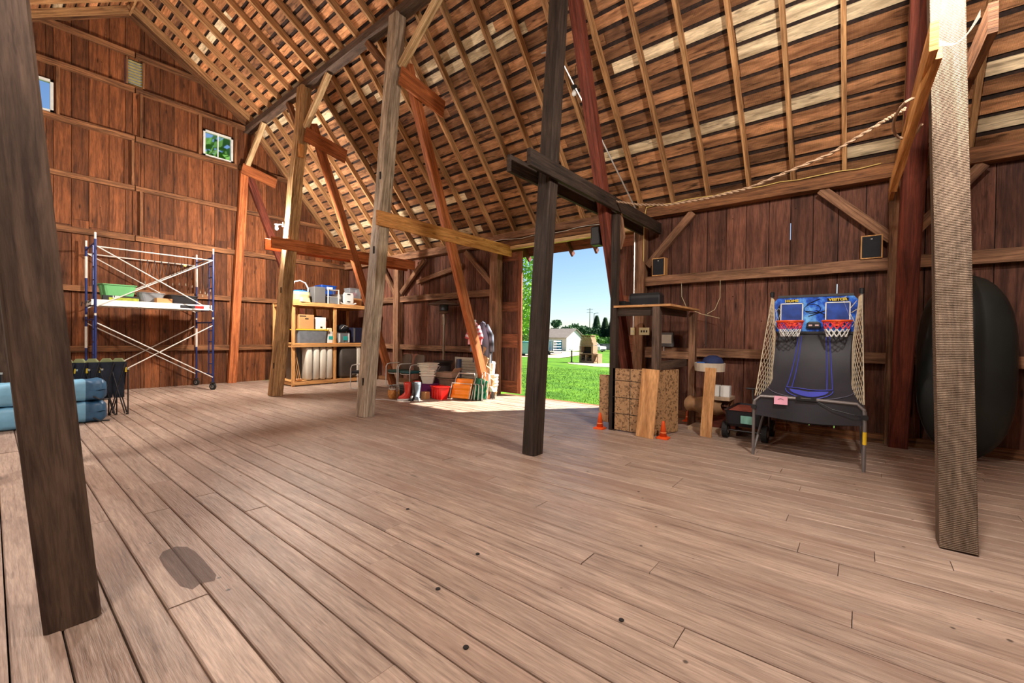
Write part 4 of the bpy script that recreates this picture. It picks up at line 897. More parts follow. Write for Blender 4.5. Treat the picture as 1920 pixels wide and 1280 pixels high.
for k in range(5):
    t = thing('nested_basket', labs[k], 'basket', (-8.08,6.7,.25+k*.062+(.03 if k > 2 else 0)), .75 if k < 3 else .1, 'nested ivory baskets on the purple tub')
    MB().rrect([(.22,.22,0),(.34,.34,.24),(.33,.33,.24),(.2,.2,.01)],(0,0,0),2,.02).build('basket', M_bask, t); MB().rrect([(.35,.35,.225),(.38,.38,.23),(.38,.38,.25),(.34,.34,.25)],(0,0,0),2,.02).build('rim', M_bask, t)
boxt('small_carton','small brown carton between the boots and the red bin','box',-7.66,6.28,0,.16,.14,.16,M_card)
t = tub('red_bin','bright red plastic bin on the sunlit floor',(-7.42,6.5,0),-.25,.44,.3,.29,M_red,'bin',.06)
for x in (-.12,0,.12): MB().rrect([(.06,.02,.02),(.07,.02,.24)],(x,-.135,0),2,.008).build('rib', M_red, t)
t = tub('garden_basket','brown woven-look garden basket behind the red bin',(-7.72,7.05,0),.1,.5,.44,.42,plain('brown_basket',(116,92,74),.8,noise=.25,scale=30),'basket',.15)
t = thing('open_carton','open shallow cardboard carton on the brown basket','box',(-7.78,7.05,.425),.2); MB().bb((-.24,-.17,0),(.24,.17,.015)).bb((-.24,-.17,0),(.24,-.16,.13)).bb((-.24,.16,0),(.24,.17,.13)).bb((-.24,-.16,0),(-.23,.16,.13)).bb((.23,-.16,0),(.24,.16,.13)).build('box', plain('grey_card',(156,128,104),.8), t)
mb = MB(); mb.at((.24,0,.13), ry=-.9); mb.bb((0,-.17,0),(.14,.17,.006)); mb.build('flap', plain('grey_card2',(176,146,118),.8), t)
t = thing('dark_bucket','dark maroon bucket behind the red bin','bucket',(-7.95,6.98,0)); MB().lathe([(.1,0),(.14,.42),(.13,.42),(.09,.02)],18).build('bucket', plain('maroon_plastic',(74,24,44),.4), t); MB().tube([(-.13,0,.4),(-.1,0,.6),(-.02,0,.68)],.008,6).build('handle', M_silver, t)
t = thing('rolled_mat','tall dark blue rolled mat leaning behind the orange lounger','mat',(-7.66,7.25,0),0); MB().tube([(.06,-.0,.0),(-.06,.12,.86)],.066,18).build('roll', plain('dark_blue_vinyl',(52,58,82),.4), t)
t = thing('louvred_panel','cream louvred panel leaning on the door wall behind the diagonal','panel',(-7.95,7.85,0))
for k in range(11): MB().at((0,.0,.1+k*.07), rx=.5).bb((-.36,-.006,-.032),(.36,.006,.032)).build('slat', M_bask, t)
for x in (-.38,.38): MB().bb((x-.025,-.025,0),(x+.025,.025,.88),2).build('stile', M_bask, t)
MB().bb((-.36,-.02,.83),(.36,.02,.88)).build('rail', M_bask, t)
# folded loungers
def lounger(x, y, rz, mat, lab, w=.46, h=.52, tilt=.42):
    t = thing('folded_lounger', lab, 'chair', (x,y,0), rz)
    def P(a, q, o=0): return (a, math.sin(tilt)*q-o*math.cos(tilt), math.cos(tilt)*q+o*math.sin(tilt))
    MB().tube([P(-w/2,.02),P(-w/2,h),P(-w/2+.05,h+.13),P(w/2-.05,h+.13),P(w/2,h),P(w/2,.02)],.012,8).build('tube_frame', M_silver, t)
    def cushion(q0, q1, o, th, nm, ww):
        MB().patch(lambda u, v: P(-ww/2+ww*u, q0+(q1-q0)*v, o+th*math.sin(PI*min(1,max(0,u)))**.3*.5+.008*math.sin(18*v*(q1-q0)/.4)), 10, 14).build(nm, mat, t, smooth=True, solid=.015)
    cushion(.03,h-.02,.03,.05,'sling',w*.9); cushion(.0,.32,.09,.05,'folded_seat',w*.96)
    MB().tube([P(-w/2,.0,.11),P(-w/2,.34,.13),P(w/2,.34,.13),P(w/2,.0,.11)],.011,6).build('folded_leg', M_silver, t); return t
lounger(-6.98,6.74,.3,plain('orange_vinyl',(244,140,28),.4,noise=.05),'folded orange beach lounger leaning in the sunlight',.5,.5)
M_grn = plain('green_vinyl',(24,128,92),.4,noise=.1)
lounger(-6.8,7.02,-.45,M_grn,'folded green lounger directly behind the orange one',.4,.5,.16); lounger(-6.7,7.06,-.5,M_grn,'folded green lounger in the middle of the green ones',.38,.5,.12); lounger(-6.6,7.1,-.55,M_grn,'folded green lounger nearest the broom',.36,.46,.1)
t = thing('broom','long-handled broom with grey bristles leaning beside the stacked buckets','broom',(-6.62,7.3,0)); MB().tube([(0,0,.28),(-.28,.3,1.45)],.011,8).build('handle', M_silver, t)
MB().add([(-.06,-.03,.28),(.06,-.03,.28),(.15,-.03,.17),(-.15,-.03,.17),(-.06,.03,.28),(.06,.03,.28),(.15,.03,.17),(-.15,.03,.17)],[(0,3,2,1),(4,5,6,7),(0,1,5,4),(3,7,6,2),(0,4,7,3),(1,2,6,5)],[[(0,0)]*4]*6).build('broom_head', M_silver, t)
b = MB()
for k in range(70):
    a = R.uniform(-1,1); y = R.uniform(-.03,.03); b.tube([(a*.14,y,.18),(a*.2+R.uniform(-.01,.01),y*1.5,.005)],.003,4)
b.build('bristles', plain('grey_bristle',(90,92,98),.7), t, kind='stuff')
labs = ['bottom bucket of the ivory stack beside the door','second ivory bucket from the bottom','third ivory bucket from the bottom','top bucket of the ivory stack, under the white jug']
for k in range(4):
    t = thing('stacked_bucket', labs[k], 'bucket', (-6.86+.01*(k%2),7.62,k*.075), k*.7, 'stacked ivory buckets')
    MB().lathe([(.12,0),(.15,.26),(.165,.26),(.165,.3),(.15,.3)],22).build('bucket', M_bask, t); MB().tube([(.165*math.cos(a),.165*math.sin(a),.27-.06*math.sin(a)) for a in [PI*i/8 for i in range(9)]],.004,5).build('bail_handle', M_dsteel, t)
MB().lathe([(.001,0),(.15,0),(.15,.006)],22).build('lid', M_bask, t).location=(0,0,.3)
t = thing('spray_jug','white jug with blue lettering and black spout on the bucket stack','jug',(-6.86,7.62,.535), -.6)
MB().lathe([(.06,0),(.075,.01),(.09,.22),(.1,.26),(.08,.3),(.03,.31)],18,(0,0,0)).build('jug_body', M_white, t, smooth=False); MB().tube([(0,0,.3),(0,0,.34),(-.05,0,.37)],.02,8).build('spout', M_black, t); MB().tube([(.09,0,.26),(.14,0,.25),(.13,0,.12),(.08,0,.08)],.012,6).build('handle', M_white, t)
text('Tide', .07, plain('blue_print',(40,70,170),.6), t, (.0,-.092,.14), (PI/2,PI/2,0), bold=.002) if False else MB().bb((-.02,-.1,.05),(.025,-.086,.2)).build('blue_print', plain('blue_print',(40,70,170),.6), t, label='blue vertical lettering')
# hanging shirts, tag and stair stringer by the diagonal
def shirt(x, y, z, rz, mat, lab, h, w, grp='shirts hung by the doorway'):
    t = thing('hanging_shirt', lab, 'shirt', (x,y,z), rz, grp)
    def fn(u, v):
        a = 2*PI*u; sp = .35+.65*min(1,v*2.2); return (w/2*sp*math.cos(a)+.02*math.sin(6*a+3*v), .05*sp*math.sin(a)+.018*math.sin(5*a+2*v), -h*v-.05*abs(math.cos(a))*(1-v))
    MB().patch(fn, 30, 12).build('shirt_body', mat, t, smooth=True)
    for s in (-1,1): MB().tube([(s*w*.22,0,-.06),(s*w*.5,-.03,-.3),(s*w*.56,-.04,-.62*h/.85)],[.05,.06,.05],8).build('sleeve', mat, t, smooth=True)
    MB().tube([(-w*.15,0,-.03),(0,0,.02),(w*.15,0,-.03)],.02,6).build('collar', mat, t); MB().tube([(0,0,.0),(0,.03,.06),(0,.1,.05)],.004,5).build('hook', M_dsteel, t)
def plaid(name, c0, c1, s):
    m, n, b = nodemat(name); tc = n.nodes.new('ShaderNodeUVMap'); ck = n.nodes.new('ShaderNodeTexWave'); ck.inputs['Scale'].default_value = s; n.links.new(tc.outputs[0], ck.inputs['Vector'])
    r = n.nodes.new('ShaderNodeMix'); r.data_type = 'RGBA'; r.inputs[6].default_value = lin(c0); r.inputs[7].default_value = lin(c1); n.links.new(ck.outputs[1], r.inputs[0]); n.links.new(r.outputs[2], b.inputs['Base Color']); b.inputs['Roughness'].default_value = .85; return m
shirt(-7.02,7.2,1.74,.3,plaid('pink_plaid',(196,70,80),(226,206,214),3),'small pink and white checked shirt on the diagonal timber',.5,.34)
shirt(-6.98,7.42,1.76,.5,plaid('grey_cloth',(44,46,54),(120,128,146),1.3),'long dark grey and blue shirt hanging beside the pink one',.95,.44)
t = boxt('paper_tag','white paper box fixed to the orange diagonal timber','box',-6.93,7.02,1.67,.2,.05,.14,M_white)
t = thing('stair_stringer','pale zigzag stair stringer board leaning beside the orange diagonal','board',(-6.78,7.42,0))
pts = []
for k in range(7): q = k/7; pts += [(.2-.62*q-.0, .0+1.75*q), (.2-.62*q+.07, .0+1.75*q+.16)]
poly = [(p[0], p[1]) for p in pts]+[(-.44,1.75),(.12,0)]
n = len(poly); vs = [(x,-.02,z) for x,z in poly]+[(x,.02,z) for x,z in poly]; fs = [tuple(range(n)),tuple(range(n,2*n))[::-1]]+[(i,n+i,n+(i+1)%n,(i+1)%n) for i in range(n)]
MB().add(vs, fs, [[(vs[i][2],vs[i][0]) for i in f] for f in fs]).build('stringer', M_pale, t)
# hose line across the sunlit floor
tag(MB().tube([(-8.6,5.25,.008),(-8.2,5.55,.008),(-7.9,5.6,.008),(-7.5,5.7,.008)],.008,6).build('extension_lead', M_white, center=True), 'thin pale lead lying on the sunlit floor by the lanterns', 'cord')

# ------------------------------------------------------------------ the booth beside the doorway
M_osb, n_, b_o = nodemat('osb_board')
tc = n_.nodes.new('ShaderNodeTexCoord'); vo = n_.nodes.new('ShaderNodeTexVoronoi'); vo.inputs['Scale'].default_value = 42; vo.inputs['Randomness'].default_value = 1
cr = n_.nodes.new('ShaderNodeValToRGB'); cr.color_ramp.elements[0].color = lin((104,74,46)); cr.color_ramp.elements[1].color = lin((176,136,94)); cr.color_ramp.elements[0].position = .05; cr.color_ramp.elements[1].position = .45
n_.links.new(tc.outputs['Object'], vo.inputs['Vector']); sx_ = n_.nodes.new('ShaderNodeSeparateColor'); n_.links.new(vo.outputs['Color'], sx_.inputs[0]); n_.links.new(sx_.outputs[0], cr.inputs[0]); n_.links.new(cr.outputs[0], b_o.inputs['Base Color']); b_o.inputs['Roughness'].default_value = .7
bt = thing('timber_booth','open timber booth with chipboard front right of the doorway','booth',(-2.7,6.8,0)); o_ = Vector((-2.7,6.8,0))
def bbx(name, lo, hi, mat, ax=None, lab=None): return MB().bb([lo[i]-o_[i] for i in range(3)], [hi[i]-o_[i] for i in range(3)], ax).build(name, mat, bt, label=lab)
bbx('corner_post', (-3.06,6.16,0), (-2.96,6.26,3.36), M_post1, 2, 'tall dark corner post'); bbx('corner_post', (-2.39,6.16,.95), (-2.28,6.26,1.93), M_postd, 2)
bbx('corner_post', (-2.24,7.4,0), (-2.14,7.5,1.88), M_girtf, 2)
bbx('countertop', (-3.0,6.15,1.91), (-2.12,7.55,1.94), M_ply, 0)
bbx('top_rail', (-3.0,6.2,1.78), (-2.39,6.25,1.9), M_post1, 0); bbx('top_rail', (-2.33,6.26,1.8), (-2.28,7.4,1.9), M_postd, 1)
bbx('side_rail', (-2.33,6.26,.98), (-2.28,7.48,1.1), M_postd, 1); bbx('back_rail', (-3.0,7.42,1.1), (-2.24,7.47,1.22), M_girtf, 0)
bbx('chipboard_panel', (-3.0,6.16,.02), (-2.4,6.18,.97), M_osb, 0); bbx('chipboard_panel', (-2.4,6.13,.02), (-2.36,6.15,.97), M_osb, 0)
mb = MB(); mb.bb((0,0,0),(.56,.02,.95)); o = mb.build('chipboard_panel', M_osb, bt); o.location = (-2.36+2.7,6.17-6.8,.02); o.rotation_euler = (0,0,1.22)
bbx('chipboard_panel', (-3.26,6.22,.1), (-3.1,6.24,.85), M_osb, 2, 'narrow offcut left of the dark post')
for z in (.27,.52,.78): bbx('painted_line', (-3.0,6.157,z), (-2.4,6.16,z+.008), M_hole, 0)
bbx('painted_line', (-2.72,6.157,.02), (-2.712,6.16,.97), M_hole, 2)
t = thing('plywood_offcut','striped plywood sheet leaning on the booth front','board',(-2.42,6.02,0)); MB().beam((0,0,0),(.04,.1,.99),.26,.018,side=(1,0,0)).build('sheet', M_ply, t)
t = thing('center_speaker','long black speaker lying on the booth countertop','speaker',(-2.62,6.5,1.942)); 
MB().rrect([(.5,.2,0),(.5,.2,.16),(.44,.16,.2)],(0,0,0),2,.02).build('cabinet', M_black, t); MB().bb((-.23,-.105,.015),(.23,-.1,.12)).build('grille', M_blackcloth, t); MB().bb((-.02,-.107,.012),(.02,-.104,.02)).build('badge', M_silver, t)
t = thing('coiled_cable','tangle of black cable at the left end of the booth countertop','cable',(-2.93,6.35,1.942)); MB().tube([(.09*math.cos(a)*(1+.2*math.sin(3*a)),.07*math.sin(a),.012+.006*k*.2) for k, a in enumerate([i*.5 for i in range(50)])],.009,5).build('cable_loop', M_black, t)
t = thing('red_rag','crumpled dark red rag on the booth countertop','cloth',(-2.3,6.75,1.943)); MB().patch(lambda u,v: (-.12+.24*u,-.16+.32*v,.012+.012*math.sin(9*u+4*v)+.01*math.sin(13*v)),12,12).build('cloth', plain('dark_red_cloth',(110,36,34),.9), t, smooth=True)
t = thing('black_speaker','small black speaker mounted high on the doorway side of the booth post','speaker',(-3.33,6.2,2.92)); MB().rrect([(.14,.14,0),(.16,.16,.02),(.16,.16,.28),(.14,.14,.3)],(0,0,0),2,.02).build('cabinet', M_black, t); MB().tube([(.06,0,.15),(.17,0,.15)],.015,6).build('bracket', M_dsteel, t)
def shelfspk(x, lab, z, fm):
    t = thing('bookshelf_speaker', lab, 'speaker', (x,YW-.0,z), 0, None); MB().bb((-.12,-.08,0),(.12,.08,.33)).build('cabinet', fm, t); MB().bb((-.105,-.088,.015),(.105,-.08,.315)).build('grille', M_blackcloth, t); MB().bb((-.01,-.09,.27),(.01,-.088,.28)).build('badge', M_silver, t)
shelfspk(-2.98,'small wood-edged speaker on the girt above the booth',2.615,M_shelf); shelfspk(.08,'small wood-edged speaker on the girt at the right wall post',2.615,M_shelf)
# electrical boxes and conduit
def ebox(x, z, dx, dz, m, lab, nm='outlet_box', yy=None):
    t = thing(nm, lab, 'outlet', (x,(yy or YW-.14),z)); MB().bb((-dx/2,-.025,0),(dx/2,.025,dz)).build('cover', m, t); return t
M_ivory = plain('ivory_cover',(226,212,160),.5,noise=.03)
t = ebox(-3.43,1.5,.08,.14,M_ivory,'small ivory switch box on the doorway wall post'); MB().bb((-.008,-.03,.05),(.008,-.025,.08)).build('switch', M_white, t)
t = ebox(-3.2,1.5,.2,.14,M_ivory,'wide ivory outlet plate next to the switch box')
for x in (-.05,0,.05): MB().bb((x-.012,-.029,.05),(x+.012,-.025,.09)).build('socket', M_hole, t)
t = thing('electric_panel','grey metal electric panel on the girt behind the booth','panel',(-2.8,YW-.06,1.29)); MB().bb((-.12,-.05,0),(.12,.03,.26)).build('cabinet', M_gpan, t); MB().bb((-.1,-.056,.06),(.1,-.05,.22)).build('door', M_bask, t); MB().tube([(-.05,-.02,0),(-.05,-.02,-.1),(-.1,-.02,-.14)],.012,6).build('conduit_stub', M_silver, t)
t = thing('conduit','grey conduit curving down the roof and along the doorway post','pipe',(-3.42,YW-.15,1.6)); O = Vector((-3.42,YW-.15,1.6))
MB().tube([Vector(p)-O for p in ((-3.42,YW-.15,1.64),(-3.42,YW-.15,3.7),(-3.44,YW-.1,3.95),(-3.75,6.85,5.2),(-4.0,6.1,6.1),(-4.1,5.95,6.22),(-4.3,5.95,6.25))],.014,6).build('pipe', M_steel, t)
t = thing('yellow_cable','yellow cable stapled along the top of the wall plate','cable',(-3.1,YW-.13,3.9)); O = Vector((-3.1,YW-.13,3.9))
MB().tube([Vector((-3.24,YW-.15,2.9))-O,Vector((-3.24,YW-.15,3.7))-O]+[Vector((-3.2+k*.24,YW-.15,3.91+.012*math.sin(k*2.3)))-O for k in range(15)],.007,5).build('cable', plain('yellow_cable_sheath',(226,196,110),.6), t)
t = thing('door_cable','pale cable drooping along the header above the doorway','cable',(-5.3,YW-.12,3.78)); MB().tube([(-1.8+k*.3,0,.02*math.sin(k*1.7)-.03*math.sin(PI*k/12)) for k in range(13)],.006,5).build('cable', M_silver, t)
t = thing('thin_wall_wires','thin pale wires trailing down the wall below the upper girt','cable',(-2.4,YW-.08,2.0)); MB().tube([(-.15,0,.45),(-.14,0,.2),(-.05,0,0),(.2,0,-.12),(.5,0,-.2)],.004,4).build('wire', M_cream, t); MB().tube([(.5,0,.45),(.5,0,.15),(.42,0,-.05),(.3,0,-.12)],.004,4).build('wire', M_cream, t)
# rope from the tie planks to the knee brace
t = thing('rope','long twisted rope sagging from the doorway tie planks to the right post','rope',(-3.0,6.1,3.6)); O = Vector((-3.0,6.1,3.6))
key = [Vector(p) for p in ((-3.28,6.2,3.62),(-3.0,6.1,3.55),(-2.6,6.1,3.42),(-2.15,6.05,3.32),(-1.6,6.0,3.3),(-1.1,5.9,3.30),(-.3,5.6,3.4),(.12,5.3,3.5),(.27,5.2,3.53))]
for ph in (0, PI):
    pts = []
    for k in range(len(key)-1):
        for s in range(24):
            q = s/24; p = key[k].lerp(key[k+1], q); a = (k*24+s)*.9+ph; pts.append(p+Vector((0,math.cos(a),math.sin(a)))*.009-O)
    MB().tube(pts,.010,5).build('strand', plain('manila_rope',(170,140,112),.9,noise=.25,scale=40), t)
MB().tube([Vector((.27+.09*math.cos(a),4.95+.35*math.sin(a),3.2+.02*a))-O+Vector((0,.1,.1)) for a in [i*.4 for i in range(17)]],.012,6).build('rope_wrap', plain('manila_rope2',(160,130,104),.9), t)
tag(MB().tube([(-3.03,6.3,3.62),(-3.0,6.34,3.3),(-2.98,6.36,3.05),(-3.0,6.34,2.85)],[.03,.05,.06,.03],8).build('hanging_cloth', M_girtf, center=True), 'tattered strip hanging from the dark tie plank by the booth post', 'cloth')
tag(MB().patch(lambda u, v: (.36+.2*u, 4.1-.05*math.sin(PI*u), 3.52-.05*v-.14*math.sin(PI*u)*(1-v*.3)+.1*u), 14, 6).build('cobweb', plain('dusty_web',(200,194,180),.9,alpha=.3), center=True, smooth=True), 'dusty cobweb slung between the tie planks on the right post', 'web')

# ------------------------------------------------------------------ cones
def cone():
    t = thing('traffic_cone','x','cone',(0,0,0),0,'small orange cones'); MB().rrect([(.17,.17,0),(.17,.17,.015),(.12,.12,.03)],(0,0,0),3,.03).build('base', M_orange, t)
    MB().lathe([(.055,.02),(.02,.24),(.016,.25),(.01,.25)],16).build('cone_body', M_orange, t, smooth=True); MB().lathe([(.046,.08),(.032,.15)],16).build('band', plain('pale_orange',(250,150,90),.4), t); return t
cn = cone(); cl = [('small orange cone at the doorway side of the booth',-3.2,6.14),('small orange cone at the foot of the leaning plywood',-2.2,6.16),('small orange cone behind the booth near the wall',-2.32,7.72)]
for i, (lab, x, y) in enumerate(cl):
    o = cn if i == 0 else copy_tree(cn); o.location = (x,y,0); o['label'] = lab
# ------------------------------------------------------------------ pet tree, canisters, plank
t = thing('pet_tree','shabby pet tree with round top bed between booth and wagon','furniture',(-1.88,7.3,0)); M_fur = plain('beige_plush',(176,150,122),.95,noise=.2,scale=20)
MB().bb((-.25,-.25,0),(.45,.2,.05)).build('base_board', M_fur, t); MB().lathe([(.05,.05),(.05,.95)],12).build('post', M_fur, t)
MB().lathe([(.1,.92),(.22,.93),(.23,1.06),(.2,1.06),(.19,.97),(.05,.96)],22).build('top_bed', plain('pale_plush',(206,190,168),.95,noise=.1), t)
MB().bb((.02,-.2,.5),(.34,.16,.55)).build('mid_platform', M_fur, t); MB().bb((.27,.08,.05),(.33,.14,.5)).build('leg', M_girt, t)
MB().patch(lambda u, v: (-.3+.55*v+.03*math.sin(11*u), .16*math.cos(2*PI*u)-.05, .38+.12*math.sin(2*PI*u)+.02*math.sin(15*v+9*u)), 20, 12).build('crinkled_tunnel', plain('brown_crinkle',(150,112,76),.7,noise=.3), t, smooth=True)
MB().bb((.0,-.05,.05),(.4,.12,.36)).build('lower_box', M_braced, t)
for i, (x, lab) in enumerate(((-1.77,'left white square canister on the pet tree platform'),(-1.62,'right white square canister on the pet tree platform'))): boxt('square_canister',lab,'container',x,7.22,.552,.135,.13,.17,M_white,'white canisters')
t = thing('blue_cap','blue cloth cap heaped in the round top bed','cap',(-1.83,7.28,1.06)); MB().lathe([(.16,-.02),(.16,.02),(.13,.08),(.06,.12),(.01,.125)],18).build('crown', plain('navy_cap_cloth',(32,44,84),.8,noise=.3,scale=14), t, smooth=True); MB().rrect([(.16,.14,.0),(.14,.12,.015)],(-.14,-.08,.0),3,.05).build('brim', plain('blue_cap_cloth',(40,90,160),.7), t)
t = thing('plywood_plank','narrow tall plywood plank propped upright before the pet tree','board',(-1.76,6.68,0)); MB().beam((0,0,0),(.02,.14,1.01),.155,.018,side=(1,0,0)).build('sheet', M_ply, t)
# ------------------------------------------------------------------ wagon
t = thing('pull_wagon','little metal pull wagon with rust-red lining beside the basketball game','wagon',(-1.28,7.15,0)); M_wag = plain('dark_wagon_metal',(44,44,50),.4,.5)
b = MB(); b.rrect([(.42,.78,.2),(.46,.84,.24),(.48,.88,.42),(.5,.9,.43),(.46,.86,.43),(.42,.8,.24)],(0,0,0),3,.05).build('tray', M_wag, t)
MB().rrect([(.44,.84,.38),(.44,.84,.405)],(0,0,0),3,.05).build('load_mat', plain('rust_mat',(150,74,56),.8,noise=.2), t)
for x in (-.25,.25):
    for y in (-.28,.28):
        b = MB(); b.tube([(x-.035,y,.12),(x+.035,y,.12)],.12,20); o = b.build('wheel', M_rubber, t); MB().tube([(x-.038,y,.12),(x+.038,y,.12)],.05,14).build('hub', M_steel, o)
for y in (-.28,.28): MB().tube([(-.25,y,.12),(.25,y,.12)],.012,8).build('axle', M_dsteel, t)
MB().tube([(.1,-.42,.3),(.14,-.5,.55),(.12,-.46,.76)],.01,8).tube([(.04,-.46,.76),(.2,-.46,.76)],.014,8).build('pull_handle', M_black, t)
t2 = boxt('sale_card','pale green card taped to the wagon end','card',-1.22,6.695,.26,.17,.008,.11,plain('mint_card',(128,184,168),.7)); 
# ------------------------------------------------------------------ basketball game
t = thing('basketball_arcade','two-player basketball arcade game with side nets against the wall','arcade game',(-.5,6.6,0))
M_tube = plain('grey_tube',(128,122,120),.35,.5); M_net = plain('net_cord',(206,190,160),.9,noise=.05); M_tarp = plain('black_tarp',(40,38,44),.6,noise=.25,scale=5); M_blueline = plain('indigo_print',(66,72,170),.6)
for x in (-.54,.54):
    MB().tube([(x,-.5,0),(x,-.5,.6),(x,-.49,.66)],.017,10).build('front_leg', M_tube, t); MB().tube([(x,-.5,.02),(x+(.05 if x<0 else -.05),.12,.6)],.015,8).build('diagonal_leg', M_tube, t)
    MB().tube([(x*.97,.5,0),(x*.97,.5,.62),(x*.94,.42,1.3),(x*.9,.36,2.06)],.016,10).build('rear_pole', M_tube, t); MB().tube([(x,-.5,.62),(x*.97,.5,.62)],.014,8).build('side_rail', M_tube, t)
    MB().lathe([(.025,0),(.028,.06),(.02,.07)],10,(x*.9,.36,2.04)).build('pole_cap', M_black, t)
    MB().tube([(x,-.53,.6),(x,-.47,.6)],.03,10).build('corner_joint', M_black, t)
MB().tube([(-.54,-.5,.6),(-.53,-.5,.68),(-.47,-.5,.74),(0,-.5,.75),(.47,-.5,.74),(.53,-.5,.68),(.54,-.5,.6)],.019,10).build('front_bar', M_tube, t)
MB().bb((.55,-.52,.34),(.585,-.515,.5)).build('yellow_sticker', M_yel, t, label='yellow sticker') if False else MB().tube([(.54,-.5,.3),(.54,-.5,.44)],.0185,10).build('yellow_band', M_yel, t, label='yellow tape band')
def tarp(u, v, o=0):
    x = -.42-.1*v+(.84+.2*v)*u; w = v**1.15; y = .34-.8*(v**1.9); z = 1.53-.79*(1-(1-v)**1.3)-.03*math.sin(PI*u)*v+.008*math.sin(14*u+4*v)*v
    return (x, y-o, z+o)
MB().patch(tarp, 24, 24).build('playfield_tarp', M_tarp, t, smooth=True)
MB().patch(lambda u, v: (-.52+1.04*u, -.5+.02*math.sin(8*u)*v, .74-.24*v-.03*math.sin(PI*u)*v), 16, 5).build('front_flap', M_tarp, t, smooth=True)
MB().patch(lambda u, v: (-.5+1.0*u, -.46+.5*v, .56-.1*math.sin(PI*v)-.05*math.sin(PI*u)), 12, 8).build('return_net', M_blackcloth, t, smooth=True)
def ln(pts, nm='court_line', r=.006, m=M_blueline): MB().tube([tarp(u,v,.008) for u,v in pts], r, 4).build(nm, m, t)
for (a, c) in ((.3,.265),(.34,.32),(.7,.735),(.66,.68)): ln([(a+(c-a)*k/10, .04+.74*k/10) for k in range(11)])
ln([(.265+.47*k/10,.78) for k in range(11)]); 
ln([(.5-.24*math.cos(PI*k/14),.8+.13*math.sin(PI*k/14)) for k in range(15)]); ln([(.5-.47*math.cos(PI*k/18),.72+.24*math.sin(PI*k/18)) for k in range(19)],r=.005,m=plain('grey_print',(90,88,104),.6))
mb = MB(); P_ = [tarp(.5,.81,.006)]+[tarp(.5-.2*math.cos(PI*k/12),.80+.09*math.sin(PI*k/12),.006) for k in range(13)]
mb.add(P_, [(0,i,i+1) for i in range(1,13)], [[(0,0)]*3]*12).build('court_semicircle', M_blueline, t)
# backboard with its printed panel
M_bb, n_, b_o = nodemat('blue_backboard_print'); tc = n_.nodes.new('ShaderNodeTexCoord'); no = n_.nodes.new('ShaderNodeTexNoise'); no.inputs['Scale'].default_value = 7; no.inputs['Detail'].default_value = 8; no.inputs['Roughness'].default_value = .7
cr = n_.nodes.new('ShaderNodeValToRGB'); cr.color_ramp.elements[0].position = .36; cr.color_ramp.elements[0].color = lin((14,22,56)); e = cr.color_ramp.elements.new(.5); e.color = lin((20,84,196)); cr.color_ramp.elements[-1].position = .7; cr.color_ramp.elements[-1].color = lin((120,190,240))
n_.links.new(tc.outputs['Object'], no.inputs['Vector']); n_.links.new(no.outputs[0], cr.inputs[0]); n_.links.new(cr.outputs[0], b_o.inputs['Base Color']); b_o.inputs['Roughness'].default_value = .3
n_.links.new(cr.outputs[0], b_o.inputs['Emission Color']); b_o.inputs['Emission Strength'].default_value = .0
bd = MB(); n = 8; poly = [(-.45,1.55),(.45,1.55),(.45,1.97),(.40,2.03),(-.40,2.03),(-.45,1.97)]
vs = [(x,.335,z) for x,z in poly]+[(x,.36,z) for x,z in poly]; m_ = len(poly); fs = [tuple(range(m_)),tuple(range(m_,2*m_))[::-1]]+[(i,m_+i,m_+(i+1)%m_,(i+1)%m_) for i in range(m_)]
bd = bd.add(vs, fs, [[(0,0)]*len(f) for f in fs]).build('backboard', M_bb, t)
MB().bb((-.41,.325,2.02),(.41,.365,2.05),0).build('top_trim', M_dsteel, bd); MB().bb((-.45,.32,1.53),(.45,.36,1.56),0).build('bottom_trim', M_dsteel, bd)
def strip(pts, r, m, nm): MB().tube([(x,.332,z) for x,z in pts], r, 4).build(nm, m, bd)
for cx in (-.25,.25):
    MB().bb((cx-.12,.328,1.71),(cx+.12,.334,1.93)).build('dark_square', plain('deep_blue_print',(24,60,140),.4,noise=.6,scale=9), bd)
    for (a, c) in (((cx-.13,.32,1.70),(cx+.13,.328,1.712)),((cx-.13,.32,1.93),(cx+.13,.328,1.942)),((cx-.13,.32,1.70),(cx-.118,.328,1.94)),((cx+.118,.32,1.70),(cx+.13,.328,1.94))): MB().bb(a, c).build('target_frame', M_white, bd)
    MB().tube([(cx+.15*math.cos(a),.17+.15*math.sin(a),1.69) for a in [2*PI*i/24 for i in range(24)]],.012,8,closed=True).build('hoop_rim', M_orange, t)
    MB().bb((cx-.06,.31,1.63),(cx+.06,.335,1.70)).bb((cx-.03,.29,1.675),(cx+.03,.32,1.695)).build('hoop_bracket', M_orange, t)
    def netp(a, v): r = .15-.05*v; return (cx+r*math.cos(a), .17+r*math.sin(a), 1.69-.2*v)
    for nm, v0, v1, mm in (('net_top',0,.5,plain('red_net_cord',(232,60,70),.7)),('net_bottom',.5,1,M_white)):
        b = MB()
        for k in range(12):
            for s in (-1,1): b.tube([netp(2*PI*(k+s*q)/12, v0+(v1-v0)*abs(q)) for q in (0,.5,1)],.005,4)
        b.build(nm, mm, t)
MB().rrect([(.14,.02,0),(.16,.03,.02),(.15,.03,.07),(.1,.02,.09)],(0,.315,1.6),3,.01).build('scoreboard', M_black, bd)
for x in (-.035,.035): MB().bb((x-.02,.295,1.63),(x+.02,.302,1.65)).build('score_display', plain('display_pale',(214,180,180),.4), bd)
